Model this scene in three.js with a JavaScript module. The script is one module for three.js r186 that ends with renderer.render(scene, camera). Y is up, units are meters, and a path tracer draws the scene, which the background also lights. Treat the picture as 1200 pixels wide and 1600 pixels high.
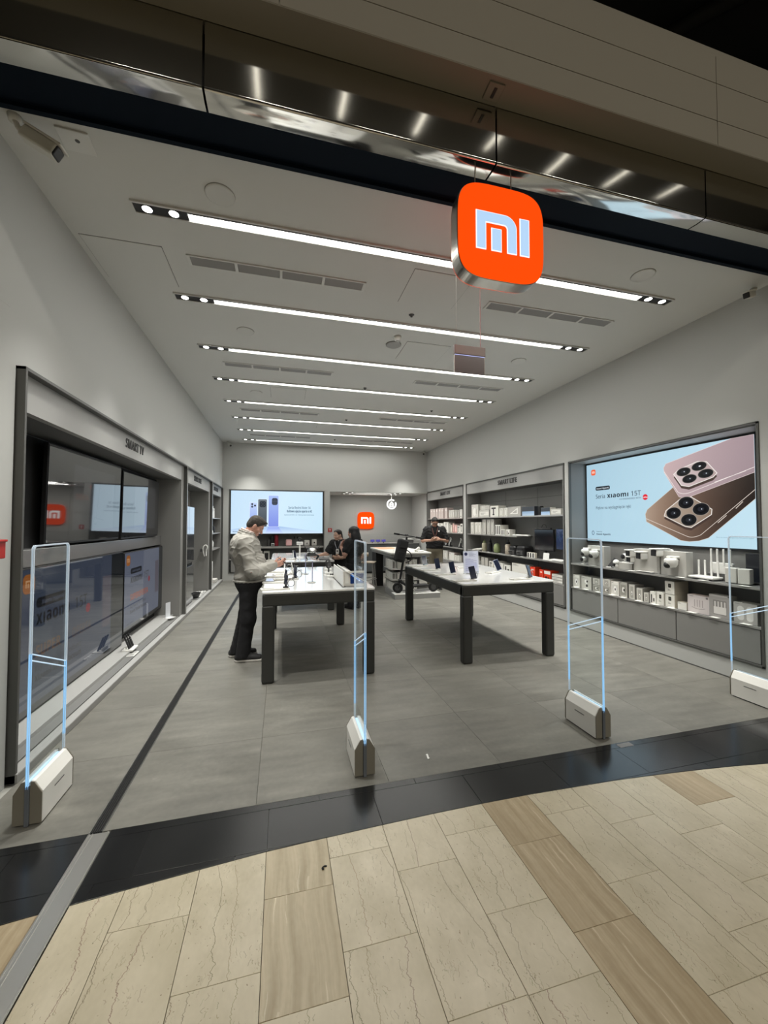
import * as THREE from 'three';
import { RoundedBoxGeometry } from 'three/addons/geometries/RoundedBoxGeometry.js';
import { mergeGeometries, mergeVertices, toCreasedNormals } from 'three/addons/utils/BufferGeometryUtils.js';
import { MarchingCubes } from 'three/addons/objects/MarchingCubes.js';
import { ImprovedNoise } from 'three/addons/math/ImprovedNoise.js';
import { FontLoader } from 'three/addons/loaders/FontLoader.js';
import { TextGeometry } from 'three/addons/geometries/TextGeometry.js';
import { RectAreaLightUniformsLib } from 'three/addons/lights/RectAreaLightUniformsLib.js';

// ---------- camera, exposure, light levels ----------
const scene = new THREE.Scene();
scene.background = new THREE.Color(0x000000);
const renderer = new THREE.WebGLRenderer({ antialias: true });
renderer.toneMapping = THREE.LinearToneMapping;
renderer.toneMappingExposure = 1.8;
renderer.shadowMap.enabled = true;
RectAreaLightUniformsLib.init();
const camera = new THREE.PerspectiveCamera(104.9, 0.75, 0.05, 60);
camera.rotation.order = 'YXZ';
camera.position.set(0, 1.63, 0);
camera.rotation.set(THREE.MathUtils.degToRad(1.68), THREE.MathUtils.degToRad(-14.6), 0);
const BAR = 8.5, SPOT = 7, MALL = 28, SCREEN = 0.3;   // ceiling bars, downlights, mall strips, screens (radiance / candela)

function rect(w, h, color, power, pos, look) {
  const l = new THREE.RectAreaLight(color, power, w, h);
  l.position.set(...pos); scene.add(l); l.lookAt(...look); l.castShadow = true; return l;
}
const WARM = new THREE.Color(1, 0.985, 0.93), MALLC = new THREE.Color(1, 0.945, 0.82);
// bars and downlights of the shop ceiling
const BARZ = [0, 1, 2, 3, 4, 5, 6, 7].map((k) => -3.2 - 1.179 * k);
for (const z of BARZ) {
  rect(4.22, 0.08, WARM, BAR, [1.435, 3.944, z], [1.435, 0, z]);
  for (const x of [-0.97, -0.79, 3.66, 3.84]) {
    const s = new THREE.SpotLight(WARM, SPOT, 0, 0.62, 0.7);
    s.position.set(x, 3.935, z); s.target.position.set(x, 0, z); scene.add(s, s.target); s.castShadow = true; s.shadow.radius = 1.6;
  }
}
for (const z of [-12.2, -12.72]) rect(1.45, 0.06, WARM, BAR * 2.6, [2.85, 2.585, z], [2.85, 0, z]);
// linear lamps of the mall, high above and behind the camera
const MALLX = [-0.44, 0.97, 2.38, 3.85, 5.29, 6.74, 8.18], PANELX = [-2.6, -0.2, 2.2, 4.6, 7, 9.2];
for (const x of MALLX) rect(0.036, 1.0, MALLC, 1.8, [x, 8.66, 2.42], [x, 0, 2.42]);
for (const x of PANELX) rect(1.2, 0.6, MALLC, MALL, [x, 8.63, 5.6], [x, 0, 5.6]);

// ---------- helpers ----------
const PI = Math.PI, V = (x, y, z) => new THREE.Vector3(x, y, z), rad = THREE.MathUtils.degToRad;
let seed = 12345;
const rnd = () => { seed = (seed * 1664525 + 1013904223) >>> 0; return seed / 4294967296; };
const rr = (a, b) => a + (b - a) * rnd();
const NO = new ImprovedNoise();
const fbm = (x, y, z, o = 4) => { let s = 0, a = 0.5, f = 1; for (let i = 0; i < o; i++) { s += a * NO.noise(x * f, y * f, z * f); a *= 0.5; f *= 2.03; } return s; };
const used = {};
const numbered = (n) => { const k = used[n] = (used[n] ?? -1) + 1; return k ? `${n}_${String(k).padStart(3, '0')}` : n; };
const shade = (o) => { o.castShadow = o.receiveShadow = true; return o; };
function place(o, pos, rot) { if (pos) o.position.set(...pos); if (rot) o.rotation.set(...rot); return o; }
function part(name, g, m, parent, pos, rot) { const o = shade(new THREE.Mesh(g, m)); o.name = name; parent.add(o); return place(o, pos, rot); }
function tag(o, label, category, group) { o.userData.label = label; o.userData.category = category; if (group) o.userData.group = group; return o; }
function thing(name, label, category, pos = [0, 0, 0], turn = 0, group) {
  const o = new THREE.Group(); o.name = numbered(name); scene.add(o); o.position.set(...pos); o.rotation.y = turn; return tag(o, label, category, group);
}
function solo(name, label, category, g, m, pos, turn = 0, group) { const o = part(numbered(name), g, m, scene, pos, [0, turn, 0]); return tag(o, label, category, group); }
function struct(name, g, m, pos, parent = scene) { const o = part(parent === scene ? numbered(name) : name, g, m, parent, pos); o.userData.kind = 'structure'; return o; }
function copyOf(src, pos, turn, label, group) { const c = src.clone(); c.name = numbered(src.name.replace(/_\d{3}$/, '')); c.userData = { ...src.userData }; scene.add(c); place(c, pos); if (turn !== undefined) c.rotation.y = turn; if (label) c.userData.label = label; if (group) c.userData.group = group; return c; }
// texture coordinates in metres by the way a face points
function boxUV(g, ox = 0, oy = 0) {
  const p = g.attributes.position, n = g.attributes.normal, uv = new Float32Array(p.count * 2);
  for (let i = 0; i < p.count; i++) {
    const ax = Math.abs(n.getX(i)), ay = Math.abs(n.getY(i)), az = Math.abs(n.getZ(i));
    let u = p.getX(i), v = p.getY(i);
    if (ay >= ax && ay >= az) v = -p.getZ(i); else if (ax > az) u = p.getZ(i);
    uv[2 * i] = u + ox; uv[2 * i + 1] = v + oy;
  }
  g.setAttribute('uv', new THREE.BufferAttribute(uv, 2)); return g;
}
const at = (g, x = 0, y = 0, z = 0, a = 0, b = 0, c = 0) => { const h = g.clone(); if (a || b || c) h.applyMatrix4(new THREE.Matrix4().makeRotationFromEuler(new THREE.Euler(a, b, c))); h.translate(x, y, z); return h; };
const rb = (w, h, d, r = 0.004, s = 1) => boxUV(new RoundedBoxGeometry(w, h, d, s, Math.min(r, w / 2.05, h / 2.05, d / 2.05)));
const bx = (w, h, d) => boxUV(new THREE.BoxGeometry(w, h, d));
// box given by its limits
const lim = (x0, x1, y0, y1, z0, z1, r = 0) => at(r ? rb(x1 - x0, y1 - y0, Math.abs(z1 - z0), r) : bx(x1 - x0, y1 - y0, Math.abs(z1 - z0)), (x0 + x1) / 2, (y0 + y1) / 2, (z0 + z1) / 2);
const cyl = (r0, r1, h, s = 24) => new THREE.CylinderGeometry(r0, r1, h, s);
const lathe = (pts, s = 28) => new THREE.LatheGeometry(pts.map(([x, y]) => new THREE.Vector2(x, y)), s);
const tube = (pts, r, s = 24, k = 8, closed = false) => new THREE.TubeGeometry(new THREE.CatmullRomCurve3(pts.map((p) => V(...p)), closed), s, r, k, closed);
const bar = (a, b, r, k = 10) => { const A = V(...a), B = V(...b), d = B.clone().sub(A), g = cyl(r, r, d.length(), k); g.applyQuaternion(new THREE.Quaternion().setFromUnitVectors(V(0, 1, 0), d.normalize())); g.translate((a[0] + b[0]) / 2, (a[1] + b[1]) / 2, (a[2] + b[2]) / 2); return g; };
const plain = (g) => { const h = g.index ? g.toNonIndexed() : g.clone(); for (const k of Object.keys(h.attributes)) if (!['position', 'normal', 'uv'].includes(k)) h.deleteAttribute(k); return h; };
const join = (...l) => mergeGeometries(l.flat().map(plain));
function shapeOf(pts) { const s = new THREE.Shape(); pts.forEach(([x, y], i) => (i ? s.lineTo(x, y) : s.moveTo(x, y))); s.closePath(); return s; }
const ext = (s, depth, bevel = 0) => new THREE.ExtrudeGeometry(s, { depth, bevelEnabled: bevel > 0, bevelThickness: bevel, bevelSize: bevel, bevelOffset: -bevel, bevelSegments: 1, curveSegments: 10 });
function rrect(w, h, r, cx = 0, cy = 0, path) {
  const s = path ? new THREE.Path() : new THREE.Shape(), x = cx - w / 2, y = cy - h / 2;
  s.moveTo(x + r, y); s.lineTo(x + w - r, y); s.absarc(x + w - r, y + r, r, -PI / 2, 0); s.lineTo(x + w, y + h - r); s.absarc(x + w - r, y + h - r, r, 0, PI / 2);
  s.lineTo(x + r, y + h); s.absarc(x + r, y + h - r, r, PI / 2, PI); s.lineTo(x, y + r); s.absarc(x + r, y + r, r, PI, 1.5 * PI); return s;
}
// ---------- textures ----------
function canvas(w, h, draw) { const c = document.createElement('canvas'); c.width = w; c.height = h; draw(c.getContext('2d'), w, h); return c; }
function tex(c, srgb = true, rep) { const t = new THREE.CanvasTexture(c); if (srgb) t.colorSpace = THREE.SRGBColorSpace; t.wrapS = t.wrapT = THREE.RepeatWrapping; t.magFilter = THREE.LinearFilter; if (rep) t.repeat.set(rep[0], rep[1]); return t; }
// tileable noise picture: fn(x, y) with x, y in 0..1 gives [r, g, b] 0..255
function noiseTex(w, h, fn, srgb, rep) { return tex(canvas(w, h, (x) => { const im = x.createImageData(w, h); for (let j = 0; j < h; j++) for (let i = 0; i < w; i++) { const c = fn(i / w, j / h), o = (j * w + i) * 4; im.data[o] = c[0]; im.data[o + 1] = c[1]; im.data[o + 2] = c[2]; im.data[o + 3] = 255; } x.putImageData(im, 0, 0); }), srgb, rep); }
// noise that repeats: blended over the seam
const wrapN = (u, v, fx, fy, z, o = 4) => { const a = fbm(u * fx, v * fy, z, o), b = fbm((u - 1) * fx, v * fy, z, o), c = fbm(u * fx, (v - 1) * fy, z, o), d = fbm((u - 1) * fx, (v - 1) * fy, z, o); return (a * (1 - u) + b * u) * (1 - v) + (c * (1 - u) + d * u) * v; };

const grain = noiseTex(256, 256, (u, v) => { const n = 128 + 90 * wrapN(u, v, 40, 40, 3, 3); return [n, n, n]; }, false, [2, 2]);
const concrete = noiseTex(512, 512, (u, v) => {
  const n = wrapN(u, v, 3, 4, 7, 5) * 30 + wrapN(u, v, 5, 22, 17, 4) * 26 + wrapN(u, v, 60, 60, 2, 2) * 12, s = wrapN(u, v, 9, 30, 31, 3) > 0.33 ? 9 : 0;
  const k = 112 + n + s; return [k, k * 0.985, k * 0.925];
}, true, [0.5, 0.5]);
const concreteRough = noiseTex(256, 256, (u, v) => { const n = 120 + wrapN(u, v, 4, 6, 9, 4) * 90; return [n, n, n]; }, false, [0.5, 0.5]);
const granite = noiseTex(512, 512, (u, v) => {
  const n = 25 + wrapN(u, v, 3, 3, 4, 4) * 14 + wrapN(u, v, 90, 90, 8, 2) * 16, f = wrapN(u, v, 120, 120, 13, 1) > 0.42 ? 22 : 0; return [n + f, n + 1 + f, n + 2 + f];
}, true, [1.25, 1.25]);
// beige limestone with jagged stylolite veins running along the tile, and brown banded travertine; the picture covers 0.6 x 1.2 m
function marble(w, h, k) {
  const R = ((s) => () => { s = (s * 1664525 + 1013904223) >>> 0; return s / 4294967296; })(77 + k * 913);
  const c = canvas(w, h, (x) => {
    const im = x.createImageData(w, h), brown = k >= 3;
    for (let j = 0; j < h; j++) for (let i = 0; i < w; i++) {
      const u = i / w, v = j / h, o = (j * w + i) * 4;
      const cl = wrapN(u, v, 4, 5, k * 9 + 1, 4), fine = wrapN(u, v, 34, 40, k * 5 + 2, 2), sp = wrapN(u, v, 55, 42, k * 7 + 3, 2);
      let r = 199 + cl * 36 + fine * 12, g = 189 + cl * 36 + fine * 12, b = 165 + cl * 40 + fine * 12;
      if (brown) { const wu = ((u + 0.06 * wrapN(u, v, 3, 5, k + 40, 3) + 0.012 * wrapN(u, v, 12, 20, k + 50, 2)) % 1 + 1) % 1, bd = wrapN(wu, v, 13, 1.6, k * 3 + 5, 4) * 0.85, b2 = wrapN(wu, v, 46, 3, k * 3 + 8, 3) * 0.95; const gy = k === 4 ? 1 : 0; r = 174 + gy * 8 + bd * 62 + b2 * 26 + fine * 12; g = 157 + gy * 12 + bd * 64 + b2 * 28 + fine * 12; b = 128 + gy * 14 + bd * 66 + b2 * 30 + fine * 12; if (b2 > 0.22) { r += 16; g += 18; b += 20; } }
      if (sp > 0.4) { const d = Math.min(1, (sp - 0.4) * 7) * 52; r -= d; g -= d; b -= d; }
      im.data[o] = r; im.data[o + 1] = g; im.data[o + 2] = b; im.data[o + 3] = 255;
    }
    x.putImageData(im, 0, 0);
    if (brown) return;
    const line = (pts, wd, al) => { for (const s of [-w, 0, w]) for (const q of [-h, 0, h]) { x.lineWidth = wd; x.strokeStyle = `rgba(${92 + R() * 26},${82 + R() * 22},${58 + R() * 18},${al})`; x.beginPath(); pts.forEach(([px, py], i) => (i ? x.lineTo(px + s, py + q) : x.moveTo(px + s, py + q))); x.stroke(); } };
    for (let n = 0; n < 7; n++) {   // jagged veins, closed on themselves top to bottom
      const x0 = (n + R() * 0.8) / 7 * w, amp = 8 + R() * 26, big = n % 2 === 0; let run = [], drift = 0;
      for (let j = 0; j <= h; j += 3) {
        const t = j / h; drift += (R() - 0.5) * 7; drift *= 0.965;
        const q = x0 + Math.sin(t * 2 * PI + n) * amp + Math.sin(t * 6 * PI + n * 2) * amp * 0.3 + drift * Math.min(1, (1 - t) * 6, t * 6) + (R() - 0.5) * 3.5;
        const on = wrapN(t % 1, 0.3, 11, 1, n * 5 + k, 3) > (big ? -0.2 : 0.06); if (on) run.push([q, j]); if ((!on || j + 3 > h) && run.length > 1) { line(run, (big ? 1.3 : 0.9) + R() * 0.8, (big ? 0.62 : 0.38) + R() * 0.2); run = []; } else if (!on) run = [];
        if (on && R() < 0.035) { const e = [[q, j]]; let a = q, c = j; for (let i = 0; i < 7; i++) { a += (R() - 0.4) * 9; c += R() * 6; e.push([a, c]); } line(e, 0.8 + R() * 0.6, 0.4); }
      }
    }
    for (let n = 0; n < 70; n++) { const cx = R() * w, cy = R() * h; for (let i = 0; i < 3 + R() * 6; i++) { let a = cx + (R() - 0.5) * 60, c = cy + (R() - 0.5) * 90; const e = [[a, c]]; for (let j = 0; j < 3 + R() * 7; j++) { a += (R() - 0.5) * 9; c += R() * 8 - 1; e.push([a, c]); } line(e, 0.7 + R() * 1.1, 0.22 + R() * 0.34); } }
    for (let n = 0; n < 260; n++) { x.fillStyle = `rgba(90,74,52,${0.25 + R() * 0.4})`; x.beginPath(); x.ellipse(R() * w, R() * h, 0.6 + R() * 1.4, 0.8 + R() * 3, R() * 3, 0, 7); x.fill(); }
  });
  return tex(c, true, [1 / 0.6, 1 / 1.2]);
}
const steelLines = noiseTex(256, 512, (u, v) => { const n = 128 + 95 * wrapN(u, v, 3, 150, 21, 2); return [n, n, n]; }, false, [0.7, 1.4]);
// ---------- materials ----------
const lin = (r, g, b) => new THREE.Color().setRGB(r, g ?? r, b ?? r);
const mat = (c, roughness = 0.6, metalness = 0, more = {}) => new THREE.MeshStandardMaterial({ color: Array.isArray(c) ? lin(...c) : c, roughness, metalness, ...more });
const phy = (c, roughness, more = {}) => new THREE.MeshPhysicalMaterial({ color: Array.isArray(c) ? lin(...c) : c, roughness, ...more });
const glow = (r, g, b, k = 1, base = 0.02) => new THREE.MeshStandardMaterial({ color: lin(base), roughness: 0.4, emissive: lin(r, g, b), emissiveIntensity: k });
const M = {
  wall: mat([0.48, 0.485, 0.468], 0.85, 0, { bumpMap: grain, bumpScale: 0.0004 }),
  ceil: mat([0.58, 0.58, 0.56], 0.9, 0, { bumpMap: grain, bumpScale: 0.0003 }),
  panel: mat([0.62, 0.62, 0.6], 0.8),
  bay: mat([0.235, 0.232, 0.222], 0.5, 0, { bumpMap: grain, bumpScale: 0.0002 }),
  header: mat([0.34, 0.34, 0.33], 0.55, 0, { bumpMap: grain, bumpScale: 0.0002 }),
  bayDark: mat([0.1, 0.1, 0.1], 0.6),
  shelf: mat([0.17, 0.17, 0.165], 0.4),
  black: mat([0.012, 0.012, 0.013], 0.45),
  matBlack: mat([0.008, 0.008, 0.009], 0.8),
  soft: mat([0.02, 0.02, 0.021], 0.9),
  frame: mat([0.2, 0.195, 0.185], 0.4, 0.3),
  frameDark: mat([0.1, 0.1, 0.095], 0.45, 0.3),
  edge: mat([0.45, 0.44, 0.42], 0.35, 0.5),
  letter: mat([0.02, 0.02, 0.02], 0.5),
  tableDark: mat([0.03, 0.031, 0.029], 0.42),
  tableTop: phy([0.82, 0.83, 0.82], 0.13, { clearcoat: 0.6, clearcoatRoughness: 0.05 }),
  tableEdge: mat([0.55, 0.55, 0.52], 0.4),
  white: mat([0.78, 0.78, 0.75], 0.4),
  offwhite: mat([0.62, 0.61, 0.57], 0.55),
  carton: mat([0.7, 0.69, 0.65], 0.6),
  grey: mat([0.3, 0.3, 0.29], 0.5), board: mat([0.44, 0.43, 0.4], 0.6),
  greyDark: mat([0.07, 0.07, 0.07], 0.5),
  grout: mat([0.34, 0.34, 0.31], 0.9),
  groutDark: mat([0.2, 0.2, 0.19], 0.9),
  groutBeige: mat([0.05, 0.043, 0.034], 0.9),
  steel: mat([0.56, 0.55, 0.52], 0.085, 1),
  metal: mat([0.5, 0.49, 0.46], 0.35, 1),
  chrome: mat([0.75, 0.75, 0.75], 0.12, 1),
  navy: phy([0.003, 0.007, 0.014], 0.6, { specularIntensity: 0.15 }),
  fascia: mat([0.19, 0.172, 0.138], 0.8), mallWall: mat([0.03, 0.028, 0.025], 0.8),
  rail: mat([0.02, 0.02, 0.019], 0.5, 0.4),
  glass: phy([0.96, 0.98, 0.98], 0.02, { transmission: 1, ior: 1.25, thickness: 0, specularIntensity: 0.5 }),
  clear: phy([0.97, 0.98, 1], 0.03, { transmission: 1, ior: 1.35, thickness: 0 }),
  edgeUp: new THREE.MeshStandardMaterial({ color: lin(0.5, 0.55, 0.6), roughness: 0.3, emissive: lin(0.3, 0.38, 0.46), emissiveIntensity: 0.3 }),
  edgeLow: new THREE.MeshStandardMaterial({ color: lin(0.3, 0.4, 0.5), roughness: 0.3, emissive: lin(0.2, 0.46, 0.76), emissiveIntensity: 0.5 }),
  slat: mat([0.3, 0.3, 0.3], 0.6),
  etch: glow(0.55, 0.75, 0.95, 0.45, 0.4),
  gateWhite: mat([0.82, 0.81, 0.77], 0.35),
  taupe: mat([0.2, 0.185, 0.15], 0.5), fin: phy([0.2, 0.22, 0.25], 0.15, { transmission: 0.3, ior: 1.4 }),
  taupeDark: mat([0.1, 0.095, 0.085], 0.5),
  bar: glow(1, 0.985, 0.92, 3.2),
  lamp: glow(1, 0.99, 0.95, 6),
  mallLamp: glow(1, 0.94, 0.8, 1), mallPanel: glow(1, 0.94, 0.82, 6),
  orange: new THREE.MeshPhysicalMaterial({ color: lin(0.02, 0.004, 0.001), roughness: 0.6, specularIntensity: 0.1, emissive: lin(1, 0.068, 0.0), emissiveIntensity: 0.6 }),
  mark: glow(0.46, 0.7, 1, 0.5, 0.02),
  whiteGlow: glow(1, 1, 1, 0.68, 0.3),
  markEdge: glow(0.9, 0.94, 1, 0.6, 0.05),
  signSide: mat([0.35, 0.34, 0.31], 0.28, 1),
  red: mat([0.45, 0.02, 0.015], 0.4),
  redCarton: mat([0.75, 0.09, 0.02], 0.5),
  pink: mat([0.85, 0.5, 0.5], 0.4),
  purple: mat([0.05, 0.05, 0.26], 0.4),
  rubber: mat([0.01, 0.01, 0.01], 0.85),
  wood: mat([0.4, 0.34, 0.26], 0.5),
  green: mat([0.25, 0.3, 0.14], 0.5),
  skin: mat(0xffffff, 0.55, 0, { vertexColors: true }),
};
const tileMats = [0, 1, 2].map((k) => { const t = concrete.clone(), r = concreteRough.clone(); t.offset.set(k * 0.37, k * 0.53); t.needsUpdate = true; r.offset.copy(t.offset); return mat(lin(1 - 0.05 * k, 1 - 0.05 * k, 1 - 0.05 * k), 1, 0, { map: t, roughnessMap: r }); });
const graniteMat = mat(0xffffff, 0.2, 0, { map: granite });
const beige = [0, 1, 2].map((k) => mat(lin(0.94), 0.3, 0, { map: marble(640, 1280, k) }));
const brown = [3, 4].map((k) => mat(lin(0.95), 0.32, 0, { map: marble(512, 1024, k) }));

// ---------- floor ----------
const XL = -1.65, XR = 4.6, ZF = -2.44, ZB = -12.05, H = 3.97;
const floor = struct('floor', lim(XL - 0.5, XR + 0.5, -0.12, -0.011, -14, ZF), M.grout);
const bevelSlab = (w, d, h, b, ox, oy) => {   // slab, top at y = 0, with a bevelled top edge
  const A = [[-w / 2, -d / 2], [w / 2, -d / 2], [w / 2, d / 2], [-w / 2, d / 2]], P = [], tri = (a, b2, c) => P.push(...a, ...b2, ...c);
  const top = A.map(([x, z]) => [x - Math.sign(x) * b, 0, z - Math.sign(z) * b]), mid = A.map(([x, z]) => [x, -b, z]), low = A.map(([x, z]) => [x, -h, z]);
  tri(top[0], top[2], top[1]); tri(top[0], top[3], top[2]);
  for (let i = 0; i < 4; i++) { const j = (i + 1) % 4; for (const [u, l] of [[top, mid], [mid, low]]) { tri(u[i], u[j], l[j]); tri(u[i], l[j], l[i]); } }
  const g = new THREE.BufferGeometry(); g.setAttribute('position', new THREE.Float32BufferAttribute(P, 3)); g.computeVertexNormals(); return boxUV(g, ox, oy);
};
{ // large grey tiles, laid in a square grid from the threshold
  const xs = [XL + 0.05, -0.968, -0.902, -0.13, 0.67, 1.46, 2.26, 3.06, 3.86, XR], zs = [ZF]; for (let z = -3.18; z > -13.9; z -= 0.8) zs.push(z); zs.push(-13.9);
  const made = {};
  for (let i = 0; i < xs.length - 1; i++) if (i !== 1) for (let j = 0; j < zs.length - 1; j++) {
    const w = xs[i + 1] - xs[i] - 0.0015, d = zs[j] - zs[j + 1] - 0.0015, v = (i * 3 + j * 5) % 4, key = `${w.toFixed(3)} ${d.toFixed(3)} ${v}`;
    part('tile', made[key] ??= bevelSlab(w, d, 0.0105, 0.0006, v * 0.61, v * 0.43), tileMats[(i * 2 + j * 7 + (i * j) % 3) % 3], floor, [(xs[i] + xs[i + 1]) / 2, 0, (zs[j] + zs[j + 1]) / 2]);
  }
}
const rail = struct('trim_1', lim(-0.966, -0.904, -0.011, -0.006, -13, ZF), M.matBlack);
for (const x of [-0.9655, -0.9045]) part('rail_edge', lim(x - 0.002, x + 0.002, -0.011, 0.0008, -13, ZF), M.metal, rail);
for (const x of [-0.957, -0.946, -0.935, -0.924, -0.913]) part('rail_slat', lim(x - 0.0035, x + 0.0035, -0.0065, -0.001, -13, ZF - 0.004), M.rail, rail);
// mall side: dark granite band and beige stone, border on a wide arc
const mall = struct('floor_mall', lim(-9, 12, -0.12, -0.011, ZF, 8.5), M.groutBeige);
const ARC = [[-9, -0.9], [-3, -1.6], [-1.6, -1.91], [-1.095, -1.985], [-0.66, -2.031], [-0.36, -2.06], [-0.06, -2.087], [0.24, -2.1], [0.54, -2.11], [0.84, -2.118], [1.14, -2.121], [1.44, -2.119], [1.74, -2.108], [2.045, -2.096], [2.35, -2.074], [2.65, -2.047], [2.95, -2.015], [3.25, -1.972], [3.85, -1.87], [5, -1.62], [7, -1.1], [12, 0.6]];
const arcZ = (x) => { for (let i = 1; i < ARC.length; i++) if (x <= ARC[i][0]) { const t = (x - ARC[i - 1][0]) / (ARC[i][0] - ARC[i - 1][0]); return ARC[i - 1][1] + t * (ARC[i][1] - ARC[i - 1][1]); } return 0.6; };
function polyTile(pts, h, b) { // pts [x, z] outline, top at y = 0
  const g = ext(shapeOf(pts.map(([x, z]) => [x, -z])), h - b, b); g.rotateX(-PI / 2); g.translate(0, -h, 0); return boxUV(g);
}
{
  const cut = (x0, x1, z0, z1) => { // granite piece between two depths, ending at the arc
    const g = 0.0011, pts = [[x0 + g, z0 - g], [x0 + g, Math.max(z1, 0) ? 0 : 0]]; pts.length = 0;
    const lo = (x) => Math.min(z1, arcZ(x) - g * 2);
    if (lo(x0) <= z0 + 0.004 && lo(x1) <= z0 + 0.004) return null;
    pts.push([x0 + g, z0 + g], [x1 - g, z0 + g]); const n = 4; for (let k = n; k >= 0; k--) { const x = x0 + g + (x1 - x0 - 2 * g) * k / n; pts.push([x, Math.max(lo(x) - g, z0 + 0.003)]); } return pts;
  };
  const rows = [[ZF, -2.386, 0.6, -1.87 + 0.3], [-2.386, -2.1, 0.601, -1.87], [-2.1, -1.6, 0.601, -1.42], [-1.6, -1.0, 0.601, -1.87]];
  rows.forEach(([z0, z1, step, off], r) => {
    for (let x = off - 6; x < 9; x += step) for (const [a, b] of (x < -0.97 && x + step > -0.865) ? [[x, -0.97], [-0.865, x + step]] : [[Math.max(x, x > -0.97 && x < -0.865 ? -0.865 : x), x + step > -0.97 && x + step < -0.865 ? -0.97 : x + step]]) {
      if (b - a < 0.02) continue; const p = cut(a, b, z0, z1); if (p) part('granite_tile', polyTile(p, 0.0105, 0.0006), graniteMat, mall);
    }
  });
  { const pts = [[-9, ZF + 0.001], [12, ZF + 0.001]]; for (let i = ARC.length - 1; i >= 0; i--) pts.push([ARC[i][0], ARC[i][1] - 0.004]); part('joint_bed', at(polyTile(pts, 0.003, 0.0005), 0, -0.0065, 0), M.groutDark, mall); }
  // beige strips, 0.3 m wide; the cross joints seen in each strip, then more of the same up to and behind the camera
  const joints = { '-5': [-1.42], '-4': [-1.71, -1.3], '-3': [-1.56], '-2': [-1.66, -1.08], '-1': [-1.3], 0: [-1.84], 1: [-1.545], 2: [-1.828, -1.392], 3: [-1.968, -1.534], 4: [-1.815, -1.24], 5: [-1.955, -1.527], 6: [-1.81, -1.374], 7: [-1.95, -1.515], 8: [-1.803, -1.22], 9: [-1.654, -1.368], 10: [-1.795, -1.33], 11: [-1.62], 12: [-1.7] };
  for (let k = -12; k <= 21; k++) {
    const x0 = -0.66 + 0.2997 * k, x1 = x0 + 0.2997, js = [...(joints[k] ?? [arcZ(x0) + 0.2 + rnd() * 0.3])];
    let z = js[js.length - 1]; while (z < 1.2) { z += [0.435, 0.58, 0.435, 0.29][Math.floor(rnd() * 4)]; js.push(z); }
    const A = k === -1 ? [[x0, -0.972], [-0.863, x1]] : [[x0, x1]];
    for (const [a, b] of A) for (let i = 0; i < js.length; i++) {
      const g = 0.0011, z1 = js[i], top = i ? null : 1, z0 = i ? js[i - 1] : 0, pts = [[a + g, z1 - g], [b - g, z1 - g]];
      if (top) for (let q = 3; q >= 0; q--) { const x = a + g + (b - a - 2 * g) * q / 3; pts.push([x, arcZ(x) + g]); } else pts.push([b - g, z0 + g], [a + g, z0 + g]);
      pts.reverse();
      const isBrown = (k === 6 && i < 3) || (k === 10 && i === 0) || (k < -1 && (k + i) % 2 === 0 && i < 2) || (k === -1 && a < -0.9 && i < 1), isTrav = k === 2 && i < 2;
      const geo = polyTile(pts, 0.0105, 0.0007), uv = geo.attributes.uv, dx = (k * 0.217 + i * 0.131) % 1, dy = (k * 0.37 + i * 0.29) % 1; for (let n = 0; n < uv.count; n++) uv.setXY(n, uv.getX(n) + dx, uv.getY(n) + dy);
      part('stone_tile', geo, isBrown ? brown[0] : isTrav ? brown[1] : rnd() < 0.12 && (k < -1 || k > 11) ? brown[1] : beige[(k * 2 + i + 40) % 3], mall);
    }
  }
  struct('floor_far', lim(-9, 12, -0.011, -0.001, 2.2, 8.5), beige[0]);
}
const cover = struct('trim_2', lim(-0.968, -0.868, -0.011, 0.001, 1.2, -2.43, 0.001), M.metal);
for (const [x, w] of [[-0.962, 0.008], [-0.946, 0.006], [-0.874, 0.008]]) part('cover_rib', lim(x - w / 2, x + w / 2, 0.0008, 0.0045, 1.2, -2.43, 0.001), M.metal, cover);

// ---------- walls, ceiling, shop front ----------
const wallL = struct('wall_left', join(lim(XL - 0.6, XL, 2.645, H + 0.2, -12.3, ZF), lim(XL - 0.6, XL, -0.1, 2.645, -3.0, ZF), lim(XL - 0.6, XL, -0.1, 2.645, -12.3, -11.95)), M.wall);
part('panel', lim(XL - 0.01, XL + 0.001, 2.98, 3.9, -2.93, -2.46), M.wall, wallL);
const wallR = struct('wall_right', join(lim(XR, XR + 0.6, 2.655, H + 0.2, -13.8, ZF), lim(XR, XR + 0.6, -0.1, 0.2, -13.8, ZF), lim(XR, XR + 0.6, 0.2, 2.655, -2.83, ZF), lim(XR, XR + 0.6, 0.2, 2.655, -5.62, -5.53), lim(XR, XR + 0.6, 0.2, 2.655, -9.42, -9.27), lim(XR, XR + 0.6, 0.2, 2.655, -13.8, -12.1)), M.wall);
struct('baseboard_right', lim(XR - 0.006, XR, 0, 0.012, -12, -2.5), M.frameDark);
struct('wall_back', join(lim(XL - 0.3, XR + 0.3, 2.61, H + 0.2, ZB - 0.3, ZB), lim(XL - 0.3, -1.46, -0.1, 2.62, ZB - 0.6, ZB), lim(1.26, 1.43, -0.1, 2.62, ZB - 1.6, ZB), lim(-1.46, 1.26, -0.1, 0.2, ZB - 0.6, ZB), lim(-1.46, 1.26, 0.2, 2.62, ZB - 0.6, ZB - 0.4)), M.wall);
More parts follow.
